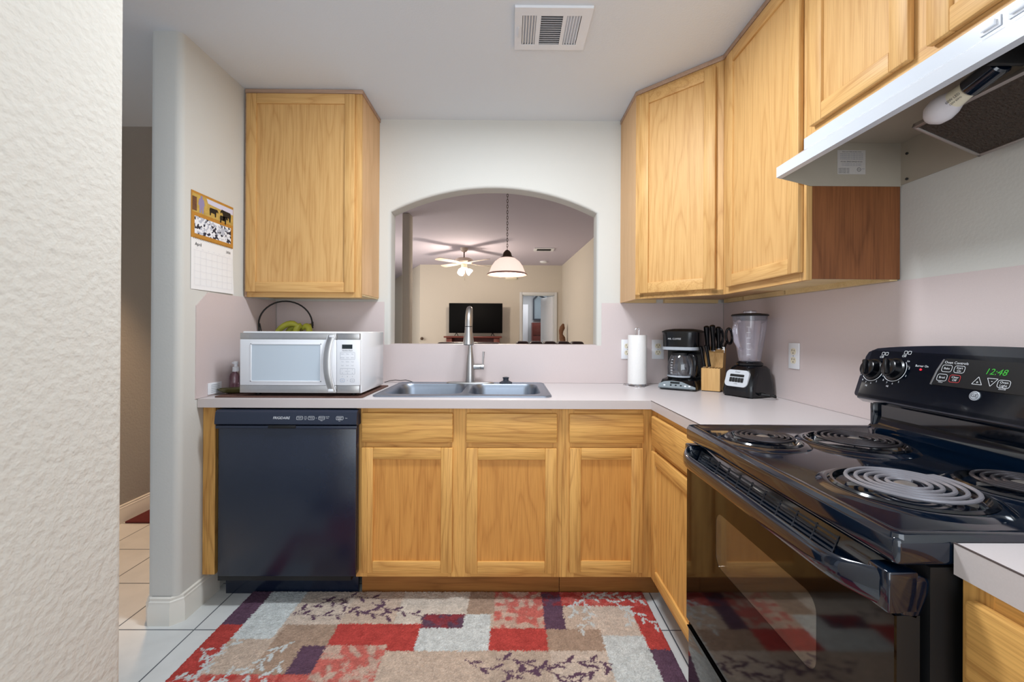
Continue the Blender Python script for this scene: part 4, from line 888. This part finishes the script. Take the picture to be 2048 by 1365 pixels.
# bowed handle
lp = []; N_ = 40
for i in range(N_+1):
    u = i/N_; e = min(u, 1-u)*(Wo-.03); bow = 1-max(0, 1-e/.10)**2.4; y = RY0-.021-u*(Wo-.03); xo = RX+.002-.037*bow; zc_ = .832; hh = .020+.009*(1-bow); dd = .0095
    lp.append([(xo+dd*math.cos(2*PI*k/16)*(1.2 if math.cos(2*PI*k/16) > 0 else 1), y, zc_+hh*math.sin(2*PI*k/16)) for k in range(16)])
B().loft(lp, 0, True, True).box(RX-.006, RX+.04, RY1+.006, RY1+.045, .801, .864, 0, .005).box(RX-.006, RX+.04, RY0-.045, RY0-.006, .801, .864, 0, .005).make('handle', M_black, odo)
dw_ = B().box(0, Wo, .05, .302, 0, .034, 0, .008, FD); dw_.prism([(.02, .302), (Wo-.02, .302), (Wo-.05, .29), (.05, .29)], FD, .03, .045)
dw_.make('storage_drawer', M_blackd, t)

# ------------------------------------------------------------------ range hood
t = thing('range_hood', 'white under-cabinet range hood above the range', 'range hood', (1.05, -1.53, 1.69))
HY0, HY1 = -1.1485, -1.9085
def hprof(y):
    return [(.940, y, 1.835), (.940, y, 1.800), (.852, y, 1.742), (.852, y, 1.710), (.866, y, 1.706)]
b = B().loft([hprof(HY0), hprof(HY1)], 0, closed=False)
b.loft([[(.940, y, 1.835), (1.252, y, 1.835)] for y in (HY0, HY1)], 0, closed=False)
b.make('shell', M_hood, t)
sd = [(.853, 1.711), (.853, 1.741), (.941, 1.799), (.941, 1.834), (1.253, 1.834), (1.253, 1.684), (.96, 1.684), (.867, 1.7065)]
b = B().prism(sd, Fr((0, 0, 0), (1, 0, 0), (0, 0, 1)), -HY0, -HY0+.002).prism(sd, Fr((0, 0, 0), (1, 0, 0), (0, 0, 1)), -HY1-.002, -HY1)
b.box(1.2505, 1.2525, HY1+.002, HY0-.002, 1.688, 1.83).box(.95, 1.25, HY1+.002, HY0-.002, 1.822, 1.826)
b.prism([(.868, 1.708), (.96, 1.80), (.96, 1.806), (.862, 1.712)], Fr((0, 0, 0), (1, 0, 0), (0, 0, 1)), -HY0+.003, -HY1-.003)
b.make('inner_liner', M_hoodin, t)
FF = Fr((1.035, -1.42, 1.748), (0, -1, 0), (.175, 0, -.073))
fl = B().box(.006, .454, .006, .184, -.004, .004, 0, 0, FF)
for a in ((0, .46, 0, .009), (0, .46, .181, .19), (0, .009, 0, .19), (.451, .46, 0, .19)): fl.box(*a, -.006, .006, 1, .001, FF)
fl.make('grease_filter', [M_filter, M_alu], t)
b = B().plate([(1.03, -1.42), (1.25, -1.42), (1.25, -1.15), (1.03, -1.15)], [], ID, 1.8195, 1.8215)
b = B().lathe([(.001, -.030), (.016, -.026), (.027, -.013), (.0305, .004), (.028, .02), (.021, .036)], (1.0, -1.527, 1.733), (-.02, -1, .25), n=28, m=0).lathe([(.021, .036), (.0195, .052), (.0185, .066), (.016, .07)], (1.0, -1.527, 1.733), (-.02, -1, .25), n=28, m=1)
A_ = V3((-.02, -1, .25)).normalized(); Fb = Fr(V3((1.0, -1.527, 1.733)), A_, V3((.35, -.1, -.9)) )
bu = b.make('light_bulb', [M_ledb, M_cream], t)
b = B()
Nv = (V3((0, CAMY, CAMH))-V3((1.0, -1.58, 1.745))); Nv = (Nv-A_*Nv.dot(A_)).normalized(); Uu = -A_; Vv = Nv.cross(-A_)
Fb = Fr(V3((1.0, -1.527, 1.733))+A_*.048, A_, Nv.cross(A_))
b.text('60W LED', .008, Fb, 0, .004, .0222, 0).text('120V 60Hz', .006, Fb, 0, -.004, .0222, 0)
b.make('bulb_print', M_ink, bu)
p0 = V3((1.0, -1.527, 1.733))
B().lathe([(.019, .066), (.0225, .07), (.0225, .13), (.019, .134)], p0, A_, n=24, cap0=True, cap1=True).make('socket', M_black, t)
B().box(.955, 1.03, -1.675, -1.664, 1.752, 1.826, 0, .002).make('socket_bracket', M_blackm, t)
FL = Fr((0, HY0-.0022, 0), (1, 0, 0), (0, 0, 1))
b = B().flat([(1.046, 1.722), (1.136, 1.722), (1.136, 1.799), (1.046, 1.799)], FL, .0006, 0)
b.text('READ SAVE THESE INSTRUCTIONS', .0040, FL, 1.092, 1.7935, .0008, 1)
for k in range(4): b.text('WARNING RISK OF FIRE OR SHOCK', .0046, FL, 1.091, 1.787-.0055*k, .0008, 2)
b.text('MODEL SERIES RANGE HOOD', .0052, FL, 1.091, 1.762, .0008, 1)
for k in range(2): b.text('FOR RESIDENTIAL USE 120V 60HZ', .0042, FL, 1.091, 1.755-.005*k, .0008, 2)
for k in range(4): b.text('HARTFORD WIS', .0048, FL, 1.049, 1.740-.0045*k, .0008, 1, 'LEFT')
b.outline([(1.115+.0058*math.cos(2*PI*i/18), 1.737+.0058*math.sin(2*PI*i/18)) for i in range(18)], FL, .0012, .0008, 1); b.text('UL', .006, FL, 1.115, 1.737, .0008, 1); b.text('LISTED', .0035, FL, 1.128, 1.739, .0008, 2)
b.make('rating_label', [mat('shade_toned_label_paper', (196, 190, 184), .8), M_ink, M_inkg], t)  # label paper greyed in its colour to suggest shade inside the hood
FH = Fr((.940, 0, 0), (0, -1, 0), (0, 0, 1))
for u in (1.687, 1.737):
    s_ = B().box(u-.019, u+.019, 1.806, 1.828, 0, .003, 0, .0015, FH).make('switch_plate', M_whitep, t)
    B().box(u-.013, u+.013, 1.811, 1.823, .003, .009, 0, .002, FH).make('rocker_switch', M_whiteg, s_)
b = B()
for x, z in ((1.247, 1.78), (1.247, 1.70)): b.ball((x, -1.175, z), .004, 0, 8)
b.make('screws', M_blackm, t)

# ------------------------------------------------------------------ ceiling register
t = thing('ceiling_vent', 'white metal air register on the kitchen ceiling', 'vent', (.165, -.773, ZC))
vx0, vx1, vy0, vy1 = .014, .313, -.896, -.651; vw, vh = vx1-vx0, vy1-vy0
FV = Fr((vx0, vy0, ZC), (1, 0, 0), (0, 1, 0))     # n = +z, so down is negative
def sec(a, b_): return [(vw*a, vh*.17), (vw*b_, vh*.17), (vw*b_, vh*.86), (vw*a, vh*.86)]
B().plate([(0, 0), (vw, 0), (vw, vh), (0, vh)], [sec(.10, .285), sec(.345, .63), sec(.68, .87)], FV, -.011, -.009, 0).loft([[FV(u, v, n) for u, v in ((i_, i_), (vw-i_, i_), (vw-i_, vh-i_), (i_, vh-i_))] for i_, n in ((.0, -.0005), (.0, -.006), (.004, -.0105))], 0).make('face_plate', M_whitep, t)
B().box(.02, vw-.02, .03, vh-.03, -.001, -.0006, 0, 0, FV).make('duct_opening', mat('dark_duct', (70, 70, 76), .8), t)
for k in range(5):
    u = vw*(.118+.0375*k); B().prism([(u-.003, -.011), (u-.0010, -.011), (u+.0085, -.002), (u+.0065, -.002)], Fr((vx0, vy0, ZC), (1, 0, 0), (0, 0, 1)), -vh*.855, -vh*.175).make('slat', M_whitep, t)
    u = vw*(.70+.0375*k); B().prism([(u+.003, -.011), (u+.0010, -.011), (u-.0085, -.002), (u-.0065, -.002)], Fr((vx0, vy0, ZC), (1, 0, 0), (0, 0, 1)), -vh*.855, -vh*.175).make('slat', M_whitep, t)
for k in range(14):
    v = vh*(.185+.0505*k); B().prism([(v-.003, -.011), (v-.0016, -.011), (v+.0035, -.003), (v+.0021, -.003)], Fr((vx0, vy0, ZC), (0, 1, 0), (0, 0, 1)), vw*.347, vw*.628).make('slat', M_whitep, t)
B().box(vw*.052, vw*.06, vh*.42, vh*.66, -.018, -.010, 0, .001, FV).make('damper_lever', M_whitep, t)

# ------------------------------------------------------------------ calendar
t = thing('wall_calendar', 'open wall calendar with cattle photos hanging on the left wall', 'calendar', (XL, -.54, 1.39))
FC = Fr((XL+.0012, -.677, 1.389), (0, 1, 0), (0, 0, 1))
cw, ch = .278, .424; mid = .222
pg = B().box(0, cw, mid, ch, 0, .002, 0, 0, FC).make('picture_page', M_gold, t)
b = B().flat([(.004, .334), (cw-.004, .334), (cw-.004, ch-.010), (.004, ch-.010)], FC, .0026, 0)
b.flat([(.10, .392), (cw-.004, .385), (cw-.004, ch-.012), (.09, ch-.012)], FC, .0030, 1)
b.flat([(.047, .338), (.055, .338), (.059, .362), (.063, .338), (.071, .338), (.073, .372), (.078, .372), (.074, .397), (.064, .403), (.054, .403), (.043, .397), (.039, .37), (.045, .37)], FC, .0032, 2).flat([(.059+.0065*math.cos(i*PI/5), .4075+.0065*math.sin(i*PI/5)) for i in range(10)], FC, .0032, 2)
def cow(u, v, s_, f=1): b.flat([(u+f*s_*p, v+s_*q) for p, q in ((-.52, .05), (-.46, -.42), (-.34, -.42), (-.30, -.16), (.16, -.18), (.22, -.44), (.34, -.44), (.38, -.02), (.5, .1), (.62, -.02), (.66, .12), (.5, .3), (.3, .28), (-.45, .26))], FC, .0034, 3)
cow(.135, .365, .05); cow(.225, .372, .065, -1); cow(.205, .349, .05)
b.flat([(.004, .34), (.03, .34), (.03, .40), (.004, .40)], FC, .0031, 4)
b.make('cattle_photo', [M_grass, M_sky, M_lav, M_blackm, M_wood2], pg)
B().flat([(.018, .242), (cw-.018, .242), (cw-.018, .318), (.018, .318)], FC, .0028, 0).make('black_and_white_photo', M_bw, pg)
lower = B().loft([[FC(u, v, .001+.006*((mid-v)/mid)**2*(u/cw)) for u in (0, cw*.5, cw)] for v in (mid, mid*.66, mid*.33, 0)], 0, closed=False).make('month_page', M_paper, t)
b = B().text('April', .02, FC, .022, .197, .0024, 0, 'LEFT').text('2026', .016, FC, cw-.02, .197, .0030, 0, 'RIGHT')
for i in range(7): b.text(('Sun', 'Mon', 'Tue', 'Wed', 'Thu', 'Fri', 'Sat')[i], .0055, FC, .032+.036*i, .178, .0036, 1)
for k in range(6): b.box(.014, cw-.014, .02+.03*k, .0205+.03*k, .0070-.001*k, .0072-.001*k, 1, 0, FC)
for i in range(8): b.box(.014+.0357*i, .0144+.0357*i, .02, .17, .0070, .0072, 1, 0, FC)
b.make('calendar_print', [M_ink, mat('pale_grid_ink', (206, 208, 218), .8)], lower)
b = B()
for k in range(26): b.tube([FC(.012+.0101*k+0*i, mid+.004*math.cos(2*PI*i/8), .002+.0035*math.sin(2*PI*i/8)) for i in range(8)], .0006, 0, 5, True)
b.make('wire_binding', M_blackm, t)

# ------------------------------------------------------------------ living room furnishings
t = thing('pendant_lamp', 'glowing white glass dome pendant lamp on a chain seen through the arch', 'pendant lamp', (-.028, 1.5, 2.72))
px, py = -.026, 1.5
sh = B().lathe([(.042, 1.905), (.075, 1.893), (.115, 1.862), (.145, 1.82), (.164, 1.772), (.169, 1.752), (.166, 1.752), (.160, 1.772), (.141, 1.818), (.112, 1.858), (.074, 1.888), (.04, 1.9)], (px, py, 0), n=48).make('shade', M_lampg, t)
B().lathe([(.170, 1.757), (.182, 1.750), (.188, 1.742), (.184, 1.738), (.172, 1.744), (.166, 1.751)], (px, py, 0), n=48).make('rim', mat('frosted_rose_rim', (206, 166, 156), .4), sh)
B().lathe([(.060, 1.896), (.060, 1.905), (.045, 1.912), (.036, 1.945), (.02, 1.965), (.008, 1.972)], (px, py, 0), n=28, cap0=True, cap1=True).make('cap', M_brz, t)
b = B(); z = 1.972; k = 0
while z < 2.70:
    dx, dy = (1, 0) if k % 2 else (0, 1)
    b.tube([(px+.007*dx*math.cos(2*PI*i/10), py+.007*dy*math.cos(2*PI*i/10), z+.015+.017*math.sin(2*PI*i/10)) for i in range(10)], .0022, 0, 5, True); z += .026; k += 1
b.make('chain', M_brz, t)
B().lathe([(.06, 2.719), (.06, 2.70), (.02, 2.69)], (px, py, 0), cap0=True, cap1=True).make('ceiling_canopy', M_brz, t)
B().ball((px, py, 1.80), .03).make('bulb', M_bulb, t)
light('pendant_light', 'POINT', (px, py, 1.70), 7, (1, .82, .66), radius=.05)
M_fan = mat('cream_fan_paint', (206, 190, 176), .45)
t = thing('ceiling_fan', 'cream four-blade ceiling fan with lit glass shades in the living room', 'ceiling fan', (-.83, 5.3, 2.72))
fx2, fy2 = -.83, 5.3
B().lathe([(.07, 2.719), (.068, 2.69), (.05, 2.66), (.03, 2.645)], (fx2, fy2, 0), cap0=True, cap1=True).make('ceiling_canopy', M_fan, t)
B().cyl((fx2, fy2, 2.65), (fx2, fy2, 2.53), .011).make('downrod', M_brz, t)
B().lathe([(.04, 2.54), (.12, 2.53), (.155, 2.51), (.16, 2.47), (.14, 2.445), (.06, 2.43), (.05, 2.37), (.06, 2.36)], (fx2, fy2, 0), cap0=True, cap1=True).make('motor_housing', M_fan, t)
for a in (47, 137, 227, 317):
    a = math.radians(a); F = Fr((fx2, fy2, 2.45), (math.cos(a), math.sin(a), 0), (-math.sin(a)*.98, math.cos(a)*.98, .18))
    B().plate([(.13, -.035), (.20, -.055), (.58, -.068), (.62, -.05), (.63, 0), (.62, .05), (.58, .068), (.20, .055), (.13, .035)], [], F, -.004, .004).make('blade', M_fan, t)
for a in (10, 130, 250):
    a = math.radians(a); A = V3((math.cos(a)*.95, math.sin(a)*.95, -.8)); o_ = V3((fx2, fy2, 2.37))
    B().lathe([(.018, .03), (.022, .06), (.05, .10), (.062, .14), (.058, .16), (.02, .155)], o_, A, n=20, cap0=True, cap1=True).make('glass_shade', M_bulb, t)
B().tube([(fx2+.02, fy2-.05, 2.36), (fx2+.02, fy2-.05, 2.12)], .002, 0, 5).make('pull_chain', M_brz, t)
light('fan_light', 'POINT', (fx2, fy2, 2.10), 56, (1, .86, .70), radius=.08)
t = thing('television', 'black flat-screen television standing on the red-brown stand beneath the fan', 'television', (-.74, 6.9, 1.12))
B().box(-1.322, -.158, 6.90, 6.93, 1.172, 1.824, 0, .004).make('screen', M_screen, t)
for x in (-1.16, -.37):
    B().tube([(x-.03, 6.86, 1.115), (x, 6.915, 1.18), (x+.03, 6.97, 1.115)], .008, 0, 8).make('stand_foot', M_blackp, t)
t = thing('television_stand', 'red-brown wooden television stand against the far wall', 'tv stand', (-.79, 7.0, 0))
B().box(-1.41, -.17, 6.72, 7.25, 1.07, 1.105, 0, .006).make('top', M_redw, t)
B().box(-1.36, -1.24, 6.76, 7.22, 0, 1.07, 0, .004).make('side_panel', M_redw, t); B().box(-.34, -.22, 6.76, 7.22, 0, 1.07, 0, .004).make('side_panel', M_redw, t)
B().box(-1.24, -.34, 7.15, 7.2, .0, 1.07).box(-1.24, -.34, 6.78, 7.15, .55, .58).make('shelf', M_redw, t)
def sofa(x0, x1, y0, ztop, n, label):
    t = thing('sofa', label, 'sofa', ((x0+x1)/2, y0+.4, 0), group='dark leather sofas beyond the arch')
    b = B(); w = (x1-x0)/n
    b.box(x0, x1, y0, y0+.16, .35, ztop-.06, 0, .03); b.make('back_frame', M_leather, t)
    for i in range(n):
        B().box(x0+w*i+.004, x0+w*(i+1)-.004, y0-.01, y0+.22, ztop-.30, ztop, 0, .045, seg=4).make('back_cushion', M_leather, t)
    B().box(x0, x1, y0+.10, y0+.85, .08, .45, 0, .03).make('seat', M_leather, t)
    for lx in (x0+.06, x1-.06):
        for ly in (y0+.16, y0+.78): B().cyl((lx, ly, 0), (lx, ly, .09), .025).make('leg', M_redw, t)
    return t
sofa(.085, 1.05, 3.5, 1.076, 5, 'dark brown tufted leather sofa back just above the sill at right')
sofa(-.99, -.12, 3.3, 1.062, 2, 'dark brown leather sofa back just above the sill at left')
t = thing('dresser', 'tall red-brown dresser standing in the bedroom beyond the doorway', 'dresser', (.85, 10.2, 0))
B().box(.64, 1.2, 9.85, 10.5, 0, 1.47, 0, .006).make('body', M_redw, t)
for k in range(4): B().box(.67, 1.17, 9.83, 9.85, .12+.33*k, .42+.33*k, 0, .005).make('drawer', M_redw, t)
b = B().plate([(.70, 1.56), (1.15, 1.56), (1.15, 2.2), (.85, 2.35), (.70, 2.2)], [[(.74, 1.60), (1.11, 1.60), (1.11, 2.17), (.86, 2.29), (.74, 2.17)]], Fr((0, 10.55, 0), (1, 0, 0), (0, 0, 1)), 0, .05)
t = thing('wall_mirror', 'framed mirror on the bedroom wall above the dresser', 'mirror', (.9, 10.55, 1.56))
b.make('frame', M_grey, t); B().box(.73, 1.12, 10.53, 10.54, 1.59, 2.30).make('glass', M_mirror, t)
pts = []; rr = []
for i in range(12): pts.append((1.10+.025*math.sin(i*1.3), 6.55+.02*math.cos(i*1.9), .55+.075*i)); rr.append(.075-.003*i+.014*math.sin(i*2.1))
rr[-1] = .02
tag(B().tube(pts, rr, 0, 9).tube([(1.10, 6.55, 0), (1.10, 6.55, .58)], .07, 0, 9).make('driftwood_sculpture', M_wood2), 'rough brown driftwood figure standing right of the bedroom doorway', 'sculpture')
t = thing('ceiling_vent', 'small rectangular register on the living room ceiling right of the pendant', 'vent', (.60, 5.39, 2.72))
B().plate([(.44, 5.24), (.80, 5.24), (.80, 5.52), (.44, 5.52)], [[(.49, 5.29), (.75, 5.29), (.75, 5.47), (.49, 5.47)]], ID, 2.705, 2.7195).make('frame', M_whitep, t)
b = B()
for k in range(6): b.box(.49, .75, 5.295+.03*k, 5.305+.03*k, 2.707, 2.7195)
b.box(.49, .75, 5.29, 5.47, 2.7185, 2.7195); b.make('louvres', M_blackm, t)
t = thing('smoke_detector', 'round white smoke detector on the living room ceiling', 'smoke detector', (.72, 6.75, 2.72))
B().lathe([(.08, 2.7195), (.08, 2.70), (.055, 2.685), (.02, 2.683)], (.72, 6.75, 0), cap0=True, cap1=True).make('cover', M_whitep, t)
tag(B().lathe([(.022, 0), (.018, .02), (.035, .04), (.032, .07), (.01, .075)], (-1.98, 7.3, 1.04), (0, -1, 0), cap0=True, cap1=True).make('door_knob', M_brz), 'small round dark knob on the cream far wall near the pillar', 'door knob')  # door knob shape set on the bare wall, without a door
tag(B().box(-.10, .16, 7.25, 7.30, 2.39, 2.44, 0, .008).make('door_chime', M_cream), 'small cream box high on the living room far wall under the pendant', 'wall box')
